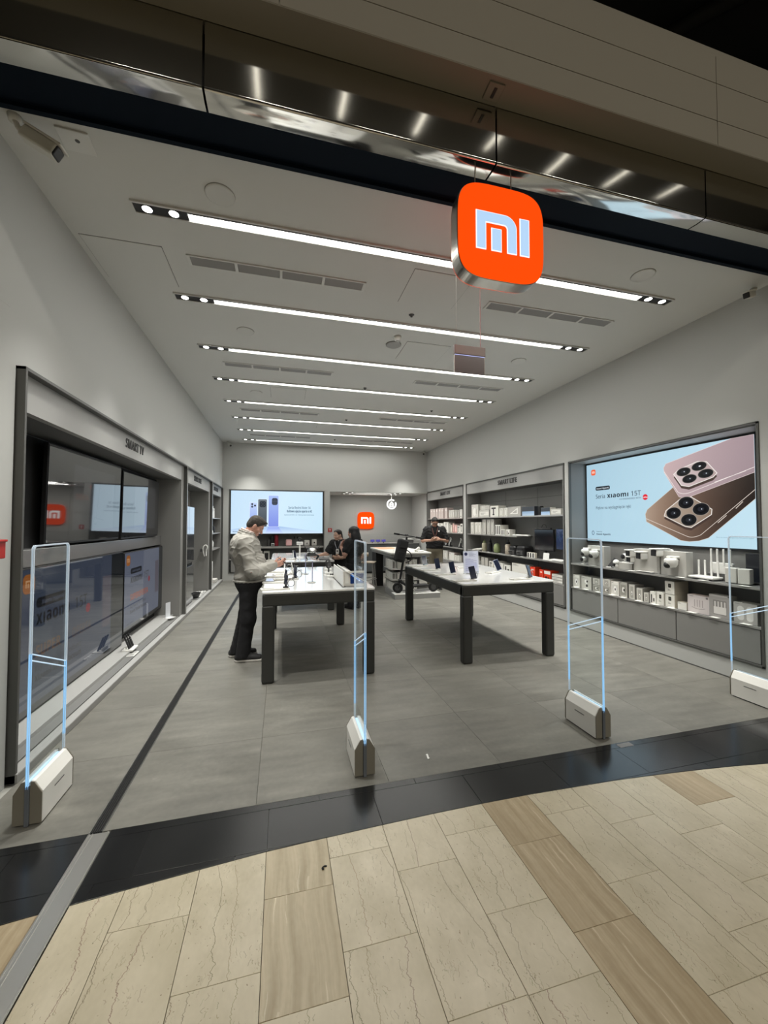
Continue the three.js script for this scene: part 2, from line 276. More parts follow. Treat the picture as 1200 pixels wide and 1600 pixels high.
{
  const w = struct('wall_alcove', lim(1.2, XR + 0.4, -0.1, 2.9, -14.1, -13.66), M.wall);
  for (let j = 0; j < 4; j++) for (let i = 0; i < 3; i++) part('panel', rb(1.035, 0.594, 0.008, 0.002), M.wall, w, [1.97 + i * 1.04, 0.52 + j * 0.6 - 0.2, -13.657]);
  struct('ceiling_alcove', lim(1.43, XR, 2.61, 2.75, -13.7, ZB - 0.3), M.ceil);
}
const ceiling = struct('ceiling', lim(XL - 0.1, XR + 0.1, H, H + 0.2, ZB - 0.1, -2.52), M.ceil);
for (const [x0, x1, z0, z1] of [[-1.6, -1.0, -4.21, -3.63], [1.172, 1.77, -3.912, -3.36], [-0.2, 0.4, -7.5, -6.95], [1.55, 2.15, -5.3, -4.75], [0.2, 0.8, -9.7, -9.2]]) {
  const y = H - 0.0005; part('access_panel', lim(x0, x1, y - 0.004, y + 0.002, z0, z1, 0.001), M.ceil, ceiling);
  const e = 0.0035; part('panel_gap', join(lim(x0 - e, x1 + e, y - 0.0008, y, z1, z1 + e), lim(x0 - e, x1 + e, y - 0.0008, y, z0 - e, z0), lim(x0 - e, x0, y - 0.0008, y, z0, z1), lim(x1, x1 + e, y - 0.0008, y, z0, z1)), M.greyDark, ceiling);
}
struct('trim_3', lim(XL - 0.6, XR + 6, 3.9, 4.3, -2.52, -2.42), M.fascia);           // end of the ceiling behind the shutter slot
struct('trim_4', join(lim(XL - 6, XR + 6, 3.885, 3.91, -2.495, -2.26), lim(XL - 6, XR + 6, 3.862, 3.885, -2.5, -2.47)), M.navy);
{ // brushed steel band with a rounded lower lip, in separate sheets
  const t = struct('trim_5', lim(XL - 6, XR + 6, 3.95, 4.24, -2.4, -2.2), M.black);
  const prof = [[-2.262, 3.876], [-2.2, 3.868]]; prof.push([-2.146, 3.868]); for (let a = 0; a <= 6; a++) { const q = a / 6 * PI / 2; prof.push([-2.142 + 0.012 * Math.sin(q), 3.88 - 0.012 * Math.cos(q)]); } prof.push([-2.13, 3.884], [-2.13, 4.243], [-2.16, 4.243], [-2.17, 3.93], [-2.25, 3.9]);
  const X = [-7.1, -5.4, -3.72, -2.06, -0.407, 1.278, 2.99, 4.67, 6.35, 8.03, 9.7];
  for (let i = 0; i < X.length - 1; i++) {
    const w = X[i + 1] - X[i] - 0.012, g = ext(shapeOf(prof), w, 0); g.rotateY(-PI / 2); g.translate(w, 0, 0); g.deleteAttribute('uv');
    part('steel_sheet', boxUV(toCreasedNormals(g, 0.7)), M.steel, t, [X[i] + 0.006, 0, 0]);
  }
}
{ // beige boards of the upper front
  const t = struct('wall_front', join(lim(XL - 6, XR + 6, 4.24, 4.9, -2.45, -2.0), lim(XL - 6, XR + 6, 4.9, 4.95, -2.45, -1.99)), M.fascia);
  part('soffit', lim(XL - 6, XR + 6, 4.228, 4.25, -2.128, -1.972, 0.002), M.fascia, t);
  const X = [-7, -4.1, -1.2, 2.87 - 2.9, 2.89, 5.79, 8.69]; for (let i = 0; i < X.length - 1; i++) for (const [a, b] of [[4.232, 4.405], [4.409, 4.672], [4.676, 4.87]]) part('panel', lim(X[i] + 0.002, X[i + 1] - 0.002, a, b, -2.0, -1.97, 0.002), M.fascia, t);
  // mall front beside the shop
  struct('wall_mall_left', lim(-8, XL - 0.02, 0, 4.0, -2.6, ZF - 0.01), M.fascia); struct('wall_mall_right', lim(XR + 0.02, 11, 0, 4.0, -2.6, ZF - 0.01), M.fascia);
  struct('wall_mall_back', lim(-9, 12, 0, 9, 8.5, 8.7), M.mallWall); struct('wall_mall_west', lim(-9.2, -9, 0, 9, -2.5, 8.5), M.mallWall); struct('wall_mall_east', lim(12, 12.2, 0, 9, -2.5, 8.5), M.mallWall);
  struct('wall_upper', lim(-9, 12, 4.9, 9, -9.2, -9), M.navy);
  struct('floor_upper', lim(-9, 12, 4.7, 4.9, -9, -2.45), M.grey);
  const c = struct('ceiling_mall', lim(-9, 12, 9, 9.2, -9.2, -1.5), mat([0.012, 0.013, 0.015], 0.7));
  struct('ceiling_mall', lim(-9, 12, 9, 9.2, -1.5, 8.7), mat([0.09, 0.088, 0.08], 0.8));  // unseen half of the same ceiling, coloured greyer to brighten its reflection in the steel
  for (const x of [0.2, 2.4, 4.6, 6.8]) part('duct', tube([[x - 3, 8.6, -9], [x - 0.5, 8.75, -6.5], [x + 1, 8.7, -4], [x + 3.4, 8.6, -2]], 0.1, 30, 8), M.matBlack, c);
}
// ---------- lettering ----------
const font = await new FontLoader().loadAsync('fonts/droid/droid_sans_bold.typeface.json');
function letters(text, size, depth, width) { const g = new TextGeometry(text, { font, size, depth, curveSegments: 4 }); g.computeBoundingBox(); g.translate(-(g.boundingBox.max.x + g.boundingBox.min.x) / 2, 0, 0); if (width) g.scale(width / (g.boundingBox.max.x - g.boundingBox.min.x), 1, 1); return g; }
// the rounded-square emblem and its four strokes
function squircle(w, n = 4.2) { const s = new THREE.Shape(); for (let i = 0; i <= 72; i++) { const a = i / 72 * 2 * PI, c = Math.cos(a), q = Math.sin(a), x = Math.sign(c) * Math.abs(c) ** (2 / n) * w / 2, y = Math.sign(q) * Math.abs(q) ** (2 / n) * w / 2; i ? s.lineTo(x, y) : s.moveTo(x, y); } return s; }
function strokes(w) { // emblem strokes within a square of width w
  const k = w, m = new THREE.Shape(), r = 0.115 * k;
  m.moveTo(-0.29 * k, -0.19 * k); m.lineTo(-0.29 * k, 0.19 * k); m.lineTo(0.03 * k, 0.19 * k); m.absarc(0.03 * k, 0.06 * k, 0.13 * k, PI / 2, 0, true); m.lineTo(0.16 * k, -0.19 * k); m.lineTo(0.065 * k, -0.19 * k);
  m.lineTo(0.065 * k, 0.05 * k); m.absarc(0.02 * k, 0.05 * k, 0.045 * k, 0, PI / 2); m.lineTo(-0.195 * k, 0.095 * k); m.lineTo(-0.195 * k, -0.19 * k); m.closePath();
  const box = (x0, x1, y0, y1) => shapeOf([[x0 * k, y0 * k], [x1 * k, y0 * k], [x1 * k, y1 * k], [x0 * k, y1 * k]]);
  return [m, box(-0.117, -0.018, -0.19, 0.03), box(0.215, 0.31, -0.19, 0.19)];
}
const flatText = (x, s, px, py, size, o = {}) => { x.font = `${o.w ?? 'normal'} ${size}px sans-serif`; x.fillStyle = o.c ?? '#1c2530'; x.textAlign = o.a ?? 'left'; x.textBaseline = 'middle'; x.save(); x.translate(px, py); x.scale(o.sx ?? 1, 1); if (o.fit) x.scale(o.fit / x.measureText(s).width, 1); x.fillText(s, 0, 0); x.restore(); };
function drawLogo(x, cx, cy, w, bg = '#ff5a1a', fg = '#fff') { x.fillStyle = bg; x.beginPath(); x.roundRect(cx - w / 2, cy - w / 2, w, w, w * 0.3); x.fill(); x.fillStyle = fg; const k = w / 10; x.fillRect(cx - 2.9 * k, cy - 1.9 * k, 4.3 * k, 0.95 * k); for (const q of [-2.9, -1.2, 0.6, 2.1]) x.fillRect(cx + q * k, cy - (q === -1.2 ? 0.4 : 1.9) * k, 0.95 * k, (q === -1.2 ? 2.3 : 3.8) * k); }
function poly(x, pts, fill, stroke, lw, W, Hh, round = 0) { // smooth closed outline through fractions of the picture
  const P = pts.map(([a, b]) => [a * W, b * Hh]); x.beginPath();
  for (let i = 0; i < P.length; i++) { const p = P[i], n = P[(i + 1) % P.length], mx = (p[0] + n[0]) / 2, my = (p[1] + n[1]) / 2; if (!i) { const l = P[P.length - 1]; x.moveTo((p[0] + l[0]) / 2, (p[1] + l[1]) / 2); } if (round) x.quadraticCurveTo(p[0], p[1], mx, my); else { x.lineTo(p[0], p[1]); } }
  x.closePath(); if (fill) { x.fillStyle = fill; x.fill(); } if (stroke) { x.strokeStyle = stroke; x.lineWidth = lw; x.stroke(); }
}
const grad = (x, a, b, c, d, ...st) => { const g = x.createLinearGradient(a, b, c, d); st.forEach(([t, q]) => g.addColorStop(t, q)); return g; };
const screenMat = (c, k = 1, ior = 1.5) => { const t = tex(c); t.wrapS = t.wrapT = THREE.ClampToEdgeWrapping; return new THREE.MeshPhysicalMaterial({ color: lin(0.004), roughness: 0.12, ior, emissive: lin(1), emissiveMap: t, emissiveIntensity: k }); };

const bigPicture = canvas(1600, 826, (x, W, Hh) => {
  x.fillStyle = grad(x, 0, 0, W, Hh, [0, '#a9cbdd'], [0.5, '#b7d8e8'], [1, '#c6e4f2']); x.fillRect(0, 0, W, Hh);
  const p = (l, ...o) => poly(x, l, ...o, W, Hh);
  // lower handset
  p([[0.449, 0.671], [0.462, 0.62], [0.66, 0.34], [1, 0.12], [1, 0.56], [0.795, 0.915], [0.75, 0.945], [0.7, 0.957], [0.655, 0.948], [0.455, 0.755]], grad(x, 0.45 * W, 0.5 * Hh, W, 0.6 * Hh, [0, '#b09a88'], [0.25, '#8c7463'], [0.6, '#5d4a3f'], [1, '#241d1a']), '#d8cabb', 3);
  p([[0.452, 0.735], [0.7, 0.915], [0.78, 0.88], [1, 0.49], [1, 0.57], [0.795, 0.925], [0.74, 0.952], [0.69, 0.957], [0.65, 0.945], [0.455, 0.76]], grad(x, 0.45 * W, 0, W, 0, [0, '#9a8674'], [0.45, '#5a463a'], [0.5, '#d8b5a0'], [0.56, '#3a2c26'], [1, '#15100f']));
  x.strokeStyle = '#e9ddd2'; x.lineWidth = 4; x.beginPath(); x.moveTo(0.452 * W, 0.72 * Hh); x.lineTo(0.69 * W, 0.905 * Hh); x.quadraticCurveTo(0.72 * W, 0.925 * Hh, 0.76 * W, 0.885 * Hh); x.lineTo(W, 0.48 * Hh); x.stroke();
  x.lineWidth = 5; for (const [a, b, c, d] of [[0.84, 0.77, 0.88, 0.7], [0.92, 0.64, 0.95, 0.58]]) { x.beginPath(); x.moveTo(a * W, b * Hh); x.lineTo(c * W, d * Hh); x.stroke(); }
  // upper handset
  p([[0.567, 0.18], [0.58, 0.14], [0.91, 0], [1, 0], [1, 0.33], [0.72, 0.5], [0.69, 0.525], [0.65, 0.5], [0.57, 0.23]], grad(x, 0.56 * W, 0, W, 0.3 * Hh, [0, '#cdb3b2'], [0.4, '#b9a3a6'], [1, '#a08d93']), '#ead9d6', 3);
  p([[0.572, 0.235], [0.645, 0.455], [0.69, 0.475], [1, 0.275], [1, 0.335], [0.72, 0.505], [0.688, 0.527], [0.648, 0.5], [0.57, 0.26]], grad(x, 0.56 * W, 0, W, 0, [0, '#d9b8b0'], [0.25, '#c58d7c'], [0.33, '#7a4f42'], [0.6, '#a98478'], [1, '#5a4543']));
  x.strokeStyle = '#f6ece8'; x.lineWidth = 4; x.beginPath(); x.moveTo(0.57 * W, 0.22 * Hh); x.lineTo(0.645 * W, 0.45 * Hh); x.quadraticCurveTo(0.67 * W, 0.485 * Hh, 0.71 * W, 0.465 * Hh); x.lineTo(W, 0.285 * Hh); x.stroke();
  for (const [a, b, c, d] of [[0.83, 0.385, 0.9, 0.345], [0.93, 0.33, 0.965, 0.31]]) { x.beginPath(); x.moveTo(a * W, b * Hh); x.lineTo(c * W, d * Hh); x.stroke(); }
  const module = (pts, lens, fill, rx, ry, tilt) => {
    p(pts.map(([a, b]) => [a, b + 0.03]), '#4a3a34', null, 0); p(pts, fill, '#f3ede6', 6);
    lens.forEach(([a, b], i) => { x.save(); x.translate(a * W, b * Hh); x.rotate(tilt); for (const [k, c] of [[1.08, '#9d948c'], [1, '#15161a'], [0.72, '#0b0c10'], [0.4, '#23252c']]) { x.fillStyle = c; x.beginPath(); x.ellipse(0, 0, rx * k, ry * k, 0, 0, 7); x.fill(); } x.fillStyle = i === 1 && rx < 60 ? '#fff' : '#c8ced6'; x.beginPath(); x.ellipse(rx * 0.1, 0, i === 1 && rx < 60 ? 9 : 5, 5, 0, 0, 7); x.fill(); x.restore(); });
  };
  module([[0.624, 0.262], [0.65, 0.222], [0.75, 0.165], [0.795, 0.18], [0.842, 0.3], [0.824, 0.335], [0.705, 0.405], [0.665, 0.385]], [[0.678, 0.249], [0.758, 0.214], [0.708, 0.326], [0.789, 0.292]], grad(x, 0.62 * W, 0, 0.84 * W, 0, [0, '#d8c8c8'], [1, '#b59f9f']), 58, 34, -0.12);
  module([[0.565, 0.695], [0.575, 0.64], [0.66, 0.52], [0.715, 0.51], [0.815, 0.64], [0.812, 0.69], [0.712, 0.815], [0.68, 0.805]], [[0.687, 0.565], [0.619, 0.667], [0.762, 0.635], [0.7, 0.739]], grad(x, 0.56 * W, 0, 0.82 * W, 0, [0, '#b8a797'], [1, '#8a7767']), 64, 48, -0.1);
  // writing
  drawLogo(x, 0.06 * W, 0.107 * Hh, 62, '#f2643c', '#ffe9df');
  x.fillStyle = '#131820'; x.beginPath(); x.roundRect(0.078 * W, 0.3 * Hh, 190, 40, 16); x.fill(); flatText(x, 'Xiaomi HyperAI', 0.078 * W + 95, 0.3 * Hh + 21, 22, { w: 'bold', c: '#dbe8f0', a: 'center' });
  flatText(x, 'Seria', 0.077 * W, 0.428 * Hh, 58, { fit: 0.082 * W }); flatText(x, 'xıaomı', 0.173 * W, 0.425 * Hh, 66, { w: 'bold', fit: 0.166 * W, c: '#141c26' }); flatText(x, '15T', 0.352 * W, 0.425 * Hh, 62, { fit: 0.07 * W });
  flatText(x, 'CO-ENGINEERED WITH', 0.268 * W, 0.48 * Hh, 20, { c: '#41505c', fit: 0.155 * W }); x.fillStyle = '#dd2236'; x.beginPath(); x.arc(0.45 * W, 0.478 * Hh, 27, 0, 7); x.fill(); flatText(x, 'Leica', 0.45 * W, 0.478 * Hh, 20, { w: 'bold', c: '#fff', a: 'center' });
  flatText(x, 'Piękno na wyciągnięcie ręki', 0.077 * W, 0.575 * Hh, 40, { c: '#2c3944', fit: 0.275 * W });
  x.strokeStyle = '#5a6f86'; x.lineWidth = 7; x.beginPath(); x.ellipse(0.05 * W, 0.897 * Hh, 15, 20, 0, 0, 7); x.stroke(); flatText(x, 'Powered by', 0.079 * W, 0.878 * Hh, 15); flatText(x, 'Xiaomi HyperOS', 0.079 * W, 0.912 * Hh, 24, { w: 'bold' });
  flatText(x, 'Obraz ma charakter poglądowy. Rzeczywisty wygląd', 0.83 * W, 0.905 * Hh, 11, { c: '#8aa5b5' });
});
const backPicture = canvas(1200, 572, (x, W, Hh) => {
  x.fillStyle = grad(x, 0, 0, W, Hh, [0, '#c2dcf2'], [0.5, '#cfe8f8'], [1, '#c5e3f5']); x.fillRect(0, 0, W, Hh);
  x.fillStyle = grad(x, 0, 0.85 * Hh, 0, Hh, [0, '#aac6ea'], [1, '#d2e6f7']); x.beginPath(); x.moveTo(0, 0.9 * Hh); x.lineTo(0.2 * W, 0.83 * Hh); x.lineTo(0.52 * W, 0.83 * Hh); x.lineTo(W, 0.97 * Hh); x.lineTo(W, Hh); x.lineTo(0, Hh); x.fill();
  const ph = (x0, y0, x1, y1, a, b) => { x.fillStyle = grad(x, x0 * W, y0 * Hh, x0 * W, y1 * Hh, [0, a], [1, b]); x.beginPath(); x.roundRect(x0 * W, y0 * Hh, (x1 - x0) * W, (y1 - y0) * Hh, 14); x.fill(); x.strokeStyle = '#e9f3fc'; x.lineWidth = 4; x.stroke(); };
  const lens = (l) => l.forEach(([a, b, r]) => { x.fillStyle = '#1b1f28'; x.beginPath(); x.arc(a * W, b * Hh, r, 0, 7); x.fill(); x.fillStyle = '#6e7687'; x.beginPath(); x.arc(a * W, b * Hh, r * 0.4, 0, 7); x.fill(); });
  x.fillStyle = grad(x, 0, 0.84 * Hh, 0, Hh, [0, '#8fa2ee'], [1, '#cfe0f8']); x.beginPath(); x.moveTo(0.395 * W, 0.84 * Hh); x.lineTo(0.505 * W, 0.84 * Hh); x.lineTo(0.56 * W, Hh); x.lineTo(0.36 * W, Hh); x.fill();
  ph(0.195, 0.27, 0.275, 0.84, '#c0d2f5', '#8ea4e8'); lens([[0.222, 0.31, 13], [0.222, 0.37, 13], [0.252, 0.345, 13]]);
  ph(0.283, 0.19, 0.38, 0.84, '#6d757c', '#454c54'); x.fillStyle = '#3a4047'; x.beginPath(); x.roundRect(0.3 * W, 0.235 * Hh, 82, 84, 24); x.fill(); lens([[0.317, 0.27, 13], [0.35, 0.27, 13], [0.317, 0.34, 13], [0.35, 0.34, 13]]);
  ph(0.395, 0.1, 0.507, 0.84, '#a9bff0', '#7f90e2'); x.fillStyle = '#4b5160'; x.beginPath(); x.roundRect(0.432 * W, 0.16 * Hh, 76, 96, 26); x.fill(); lens([[0.45, 0.2, 12], [0.478, 0.2, 12], [0.45, 0.275, 12], [0.478, 0.275, 12]]);
  flatText(x, 'Seria Redmi Note 14', 0.612 * W, 0.385 * Hh, 46, { fit: 0.25 * W, c: '#27425c' }); flatText(x, 'Kultowe ujęcia oparte o AI', 0.596 * W, 0.47 * Hh, 44, { w: 'bold', fit: 0.28 * W, c: '#27425c' }); flatText(x, 'Aparat 200 MP z AI · Wytrzymała konstrukcja', 0.735 * W, 0.557 * Hh, 20, { a: 'center', c: '#456079' });
  flatText(x, 'Xiaomi HyperOS', 0.02 * W, 0.95 * Hh, 18, { w: 'bold', c: '#33506a' });
});
function tvPicture(kind) {
  return canvas(1024, 576, (x, W, Hh) => {
    if (kind < 2) {
      x.fillStyle = kind ? '#666d80' : '#424b5e'; x.fillRect(0, 0, W, Hh); x.fillStyle = '#161b21'; x.fillRect(0.83 * W, 0, 0.17 * W, Hh); x.fillStyle = '#0b0d10'; x.fillRect(0, 0.955 * Hh, W, 0.045 * Hh);  // dark right band is a room reflection drawn into the picture
      drawLogo(x, 0.07 * W, 0.1 * Hh, 78, '#a8642c', '#d6a77c');
      x.fillStyle = '#14161f'; x.beginPath(); x.roundRect(0.12 * W, 0.215 * Hh, 250, 42, 18); x.fill(); flatText(x, 'Xiaomi HyperAI', 0.12 * W + 125, 0.215 * Hh + 22, 25, { a: 'center', c: '#6d7690' });
      flatText(x, 'xıaomı', 0.12 * W, 0.36 * Hh, 82, { w: 'bold', c: '#11131c' }); flatText(x, '15T', 0.42 * W, 0.36 * Hh, 78, { c: '#11131c' }); x.fillStyle = '#8e2038'; x.beginPath(); x.arc(0.555 * W, 0.44 * Hh, 24, 0, 7); x.fill();
      flatText(x, kind ? 'SUPEROFERTA' : 'SUPER', 0.12 * W, 0.6 * Hh, 66, { w: 'bold', c: kind ? '#b4552e' : '#7b5a45', sx: 0.95 }); if (!kind) flatText(x, 'OFERTA', 0.4 * W, 0.6 * Hh, 66, { w: 'bold', c: '#5c5050', sx: 0.8 });
      flatText(x, 'Kup Xiaomi 15T i odbierz', 0.12 * W, 0.72 * Hh, 34, { c: '#191c28' }); flatText(x, 'Xiaomi Robot Vacuum', 0.12 * W, 0.79 * Hh, 36, { w: 'bold', c: '#191c28' });
      flatText(x, 'Xiaomi HyperOS', 0.06 * W, 0.93 * Hh, 20, { c: '#2a2e3a' });
      x.fillStyle = '#575260'; x.fillRect(0.72 * W, 0.2 * Hh, 0.1 * W, 0.5 * Hh);
    } else {
      x.fillStyle = '#191a1b'; x.fillRect(0, 0, W, Hh); x.fillStyle = '#2c2d2f'; x.fillRect(0.28 * W, 0.14 * Hh, 0.6 * W, 0.74 * Hh);
      if (kind === 2) { flatText(x, 'OFERTA', 0.3 * W, 0.5 * Hh, 50, { w: 'bold', c: '#4a2f2a' }); flatText(x, 'Seria', 0.31 * W, 0.28 * Hh, 44, { c: '#1b1c1e' }); x.fillStyle = '#4d1a22'; x.beginPath(); x.arc(0.5 * W, 0.36 * Hh, 13, 0, 7); x.fill(); flatText(x, 'Xiaomi Scooter', 0.3 * W, 0.68 * Hh, 34, { w: 'bold', c: '#1d1d1f' });
        x.strokeStyle = '#17181a'; x.lineWidth = 6; x.beginPath(); x.moveTo(0.64 * W, 0.28 * Hh); x.lineTo(0.6 * W, 0.74 * Hh); x.lineTo(0.72 * W, 0.76 * Hh); x.stroke(); x.beginPath(); x.arc(0.59 * W, 0.77 * Hh, 26, 0, 7); x.stroke(); }
    }
  });
}
// a picture on the front (+z) of a thin slab, local size w x h
function pictureSlab(w, h, d = 0.004) { const g = new THREE.BoxGeometry(w, h, d); const n = g.attributes.normal, uv = g.attributes.uv; for (let i = 0; i < uv.count; i++) if (n.getZ(i) < 0.9) uv.setXY(i, 0.002, 0.002); return g; }

// ---------- built-in display bays ----------
// local frame of a bay: x along the wall, y up, front at z = 0, depth towards -z
function bay(label, pos, turn, o) {
  const { w, y0, y1, d, head, side = 0.02 } = o, t = thing('display_bay', label, 'display bay', pos, turn, 'recessed wall bays');
  const f = 0.022, pr = o.proud ?? 0.012, s = [0, side].length && side, sR = o.sideRight ?? side;
  const ring = join(lim(-w / 2, -w / 2 + f, y0, y1, -0.03, pr, 0.002), lim(w / 2 - f, w / 2, y0, y1, -0.03, pr, 0.002), lim(-w / 2, w / 2, y1 - f, y1, -0.03, pr, 0.002), ...(y0 > 0.1 ? [lim(-w / 2, w / 2, y0, y0 + f, -0.03, pr, 0.002)] : []));
  part('frame', ring, M.frameDark, t);
  part('side_panel', lim(-w / 2 + 0.001, -w / 2 + 0.001 + s, y0, y1 - 0.001, -d, -0.004), M.bay, t); part('side_panel', lim(w / 2 - 0.001 - sR, w / 2 - 0.001, y0, y1 - 0.001, -d, -0.004), M.bay, t);
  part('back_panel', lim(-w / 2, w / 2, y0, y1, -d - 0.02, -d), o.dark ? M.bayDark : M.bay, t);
  const a = -w / 2 + s, b = w / 2 - sR;
  if (head) {
    const h = part('header', lim(a, b, y1 - f - head, y1 - f, -0.06, -0.004, 0.002), M.header, t);
    if (o.text) part('lettering', letters(o.text, 0.1, 0.008, 0.072 * o.text.length), M.letter, h, [o.textX ?? 0, y1 - f - head / 2 - 0.03, -0.006]);
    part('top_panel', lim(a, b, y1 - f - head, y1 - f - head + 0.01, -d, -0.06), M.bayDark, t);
  } else part('top_panel', lim(a, b, y1 - f - 0.01, y1 - f, -d, -0.02), M.bay, t);
  for (const [y, from, to, front = -0.01, th = 0.022] of o.shelves ?? []) {
    const sh = part('shelf', lim(from ?? a, to ?? b, y - th, y, -d, front, 0.002), M.shelf, t);
    part('shelf_lip', lim(from ?? a, to ?? b, y - th - 0.002, y + 0.001, front - 0.001, front + 0.004, 0.001), M.edge, sh);
  }
  if (o.under) part('shadow_panel', lim(a, b, o.under[0], o.under[1], -0.2, -0.19), M.bayDark, t);
  for (const [x0, x1, q0, q1] of o.drawers ?? []) part('drawer', lim(x0 + 0.006, x1 - 0.006, q0 + 0.006, q1 - 0.006, -d + 0.02, -0.006, 0.003), M.bay, t);
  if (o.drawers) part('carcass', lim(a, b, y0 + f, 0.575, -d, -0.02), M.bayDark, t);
  return t;
}
const RW = -PI / 2, LW = PI / 2;
// right wall; along the wall from the far end to the near end
const bayScreen = bay('deep grey bay holding the big bright phone advert, nearest on the right wall', [XR, 0, -4.175], RW, { w: 2.69, y0: 0.205, y1: 2.65, d: 0.34, shelves: [[0.985, undefined, undefined, -0.005, 0.02], [0.597, undefined, undefined, -0.004, 0.02]], drawers: [[-1.31, -0.41, 0.225, 0.575], [-0.41, 0.44, 0.225, 0.575], [0.44, 1.31, 0.225, 0.575]] });
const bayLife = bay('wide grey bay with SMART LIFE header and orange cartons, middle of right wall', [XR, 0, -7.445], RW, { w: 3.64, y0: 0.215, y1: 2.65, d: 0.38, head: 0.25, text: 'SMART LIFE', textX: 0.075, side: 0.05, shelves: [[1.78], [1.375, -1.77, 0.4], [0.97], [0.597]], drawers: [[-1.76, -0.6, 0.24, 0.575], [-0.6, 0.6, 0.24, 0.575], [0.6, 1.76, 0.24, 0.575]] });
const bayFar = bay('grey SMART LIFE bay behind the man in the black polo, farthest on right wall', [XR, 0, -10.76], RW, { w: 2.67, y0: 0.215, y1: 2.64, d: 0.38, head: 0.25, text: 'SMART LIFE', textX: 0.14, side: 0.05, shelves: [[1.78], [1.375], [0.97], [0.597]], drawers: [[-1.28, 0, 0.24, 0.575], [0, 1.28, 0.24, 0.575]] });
for (const [b, w] of [[bayLife, 3.54], [bayFar, 2.57]]) for (const y of [2.02]) part('back_rail', lim(-w / 2, w / 2, y + 0.13, y + 0.136, -0.38, -0.372), M.frameDark, b);
for (const x of [-0.58, 0.58]) part('upright', lim(x - 0.002, x + 0.002, 0.6, 2.35, -0.381, -0.376), M.frameDark, bayLife);
// left wall: floor-standing bays with thick posts
function leftBay(label, z0, z1, text, textX, o = {}) {
  const w = z0 - z1, c = (z0 + z1) / 2, t = bay(label, [XL, 0, c], LW, { w, y0: 0.0, y1: 2.645, d: 0.4, head: 0.25, text, textX, side: o.near ?? 0.05, sideRight: o.far ?? 0.14, proud: 0.05, dark: o.dark, shelves: o.shelves });
  part('plinth', lim(-w / 2, w / 2, 0.001, 0.055, -0.4, 0.06, 0.003), M.bay, t); part('plinth_trim', lim(-w / 2, w / 2, 0.055, 0.06, -0.01, 0.058, 0.002), M.header, t);
  part('post_edge', lim(w / 2 - 0.03, w / 2, 0, 2.645, 0.05, 0.054, 0.001), M.edge, t); return t;
}
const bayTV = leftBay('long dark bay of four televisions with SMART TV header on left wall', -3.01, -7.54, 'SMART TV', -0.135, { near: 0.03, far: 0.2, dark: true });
part('base_shelf', lim(-2.24, 2.07, 0.06, 0.1, -0.395, -0.1, 0.004), M.header, bayTV); part('kick_strip', lim(-2.24, 2.07, 0.06, 0.068, -0.1, -0.015, 0.002), M.shelf, bayTV);
part('ledge', lim(-2.24, 2.07, 1.275, 1.425, -0.398, -0.3, 0.01), mat([0.3, 0.3, 0.3], 0.25, 0.7), bayTV); part('backing', lim(-2.24, 2.07, 0.1, 2.36, -0.399, -0.385), M.matBlack, bayTV);
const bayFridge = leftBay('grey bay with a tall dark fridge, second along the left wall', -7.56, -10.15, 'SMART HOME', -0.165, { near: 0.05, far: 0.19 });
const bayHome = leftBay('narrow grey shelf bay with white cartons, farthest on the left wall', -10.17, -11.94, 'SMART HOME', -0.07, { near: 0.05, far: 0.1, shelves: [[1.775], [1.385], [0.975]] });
// back wall bay under the big screen
const bayBack = bay('shallow grey bay with the blue phone advert on the back wall', [-0.1, 0, ZB], 0, { w: 2.72, y0: 0.2, y1: 2.62, d: 0.36, shelves: [[0.955, -1.2, 1.34, -0.01, 0.05], [0.6, -1.34, -0.75, -0.02, 0.02]] });
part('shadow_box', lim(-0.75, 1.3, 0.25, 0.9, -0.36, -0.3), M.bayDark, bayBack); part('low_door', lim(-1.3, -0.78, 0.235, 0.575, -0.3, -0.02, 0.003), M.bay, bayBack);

// ---------- screens ----------
function screen(label, w, h, picture, k, pos, turn, o = {}) {
  const t = thing(o.name ?? 'display_screen', label, o.cat ?? 'screen', pos, turn, o.group);
  part('bezel', at(rb(w + 0.07, h + 0.09, 0.05, 0.004), 0, h / 2 + 0.015, -0.026), M.black, t); part('screen_panel', pictureSlab(w, h, 0.006), screenMat(picture, k), t, [0, h / 2, 0.0]);
  if (o.light) { const l = rect(w, h, new THREE.Color(0.72, 0.88, 1), SCREEN * o.light, [pos[0] + Math.sin(turn) * 0.02, pos[1] + h / 2, pos[2] + Math.cos(turn) * 0.02], [pos[0] + Math.sin(turn) * 3, pos[1] + h / 2, pos[2] + Math.cos(turn) * 3]); }
  return t;
}
screen('large bright wall screen advertising two phones on pale blue', 2.4, 1.24, bigPicture, 0.56, [4.915, 1.352, -4.27], RW, { light: 1 });
screen('wide wall screen showing three phones on pale blue, at the shop rear', 2.62, 1.25, backPicture, 0.6, [-0.1, 1.335, ZB - 0.02], 0, { light: 1 });
function tv(label, w, h, kind, k, pos, tilt) {
  const t = thing('television', label, 'television', pos, LW - (kind > 1 ? 0.011 : 0), 'televisions of the left bay');
  const b = part('bezel', at(rb(w, h, 0.035, 0.004), 0, h / 2, -0.02), M.black, t, null, [tilt, 0, 0]);
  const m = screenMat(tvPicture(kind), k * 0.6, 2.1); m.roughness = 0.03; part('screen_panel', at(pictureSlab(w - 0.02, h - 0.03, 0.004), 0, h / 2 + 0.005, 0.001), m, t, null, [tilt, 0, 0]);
  part('mount', lim(-0.15, 0.15, h * 0.3, h * 0.7, -0.12, -0.037), M.black, t); return t;
}
tv('largest television, lower left, showing a dim phone offer, nearest the entrance', 2.08, 1.17, 0, 0.42, [-1.93, 0.105, -4.62], 0.0);
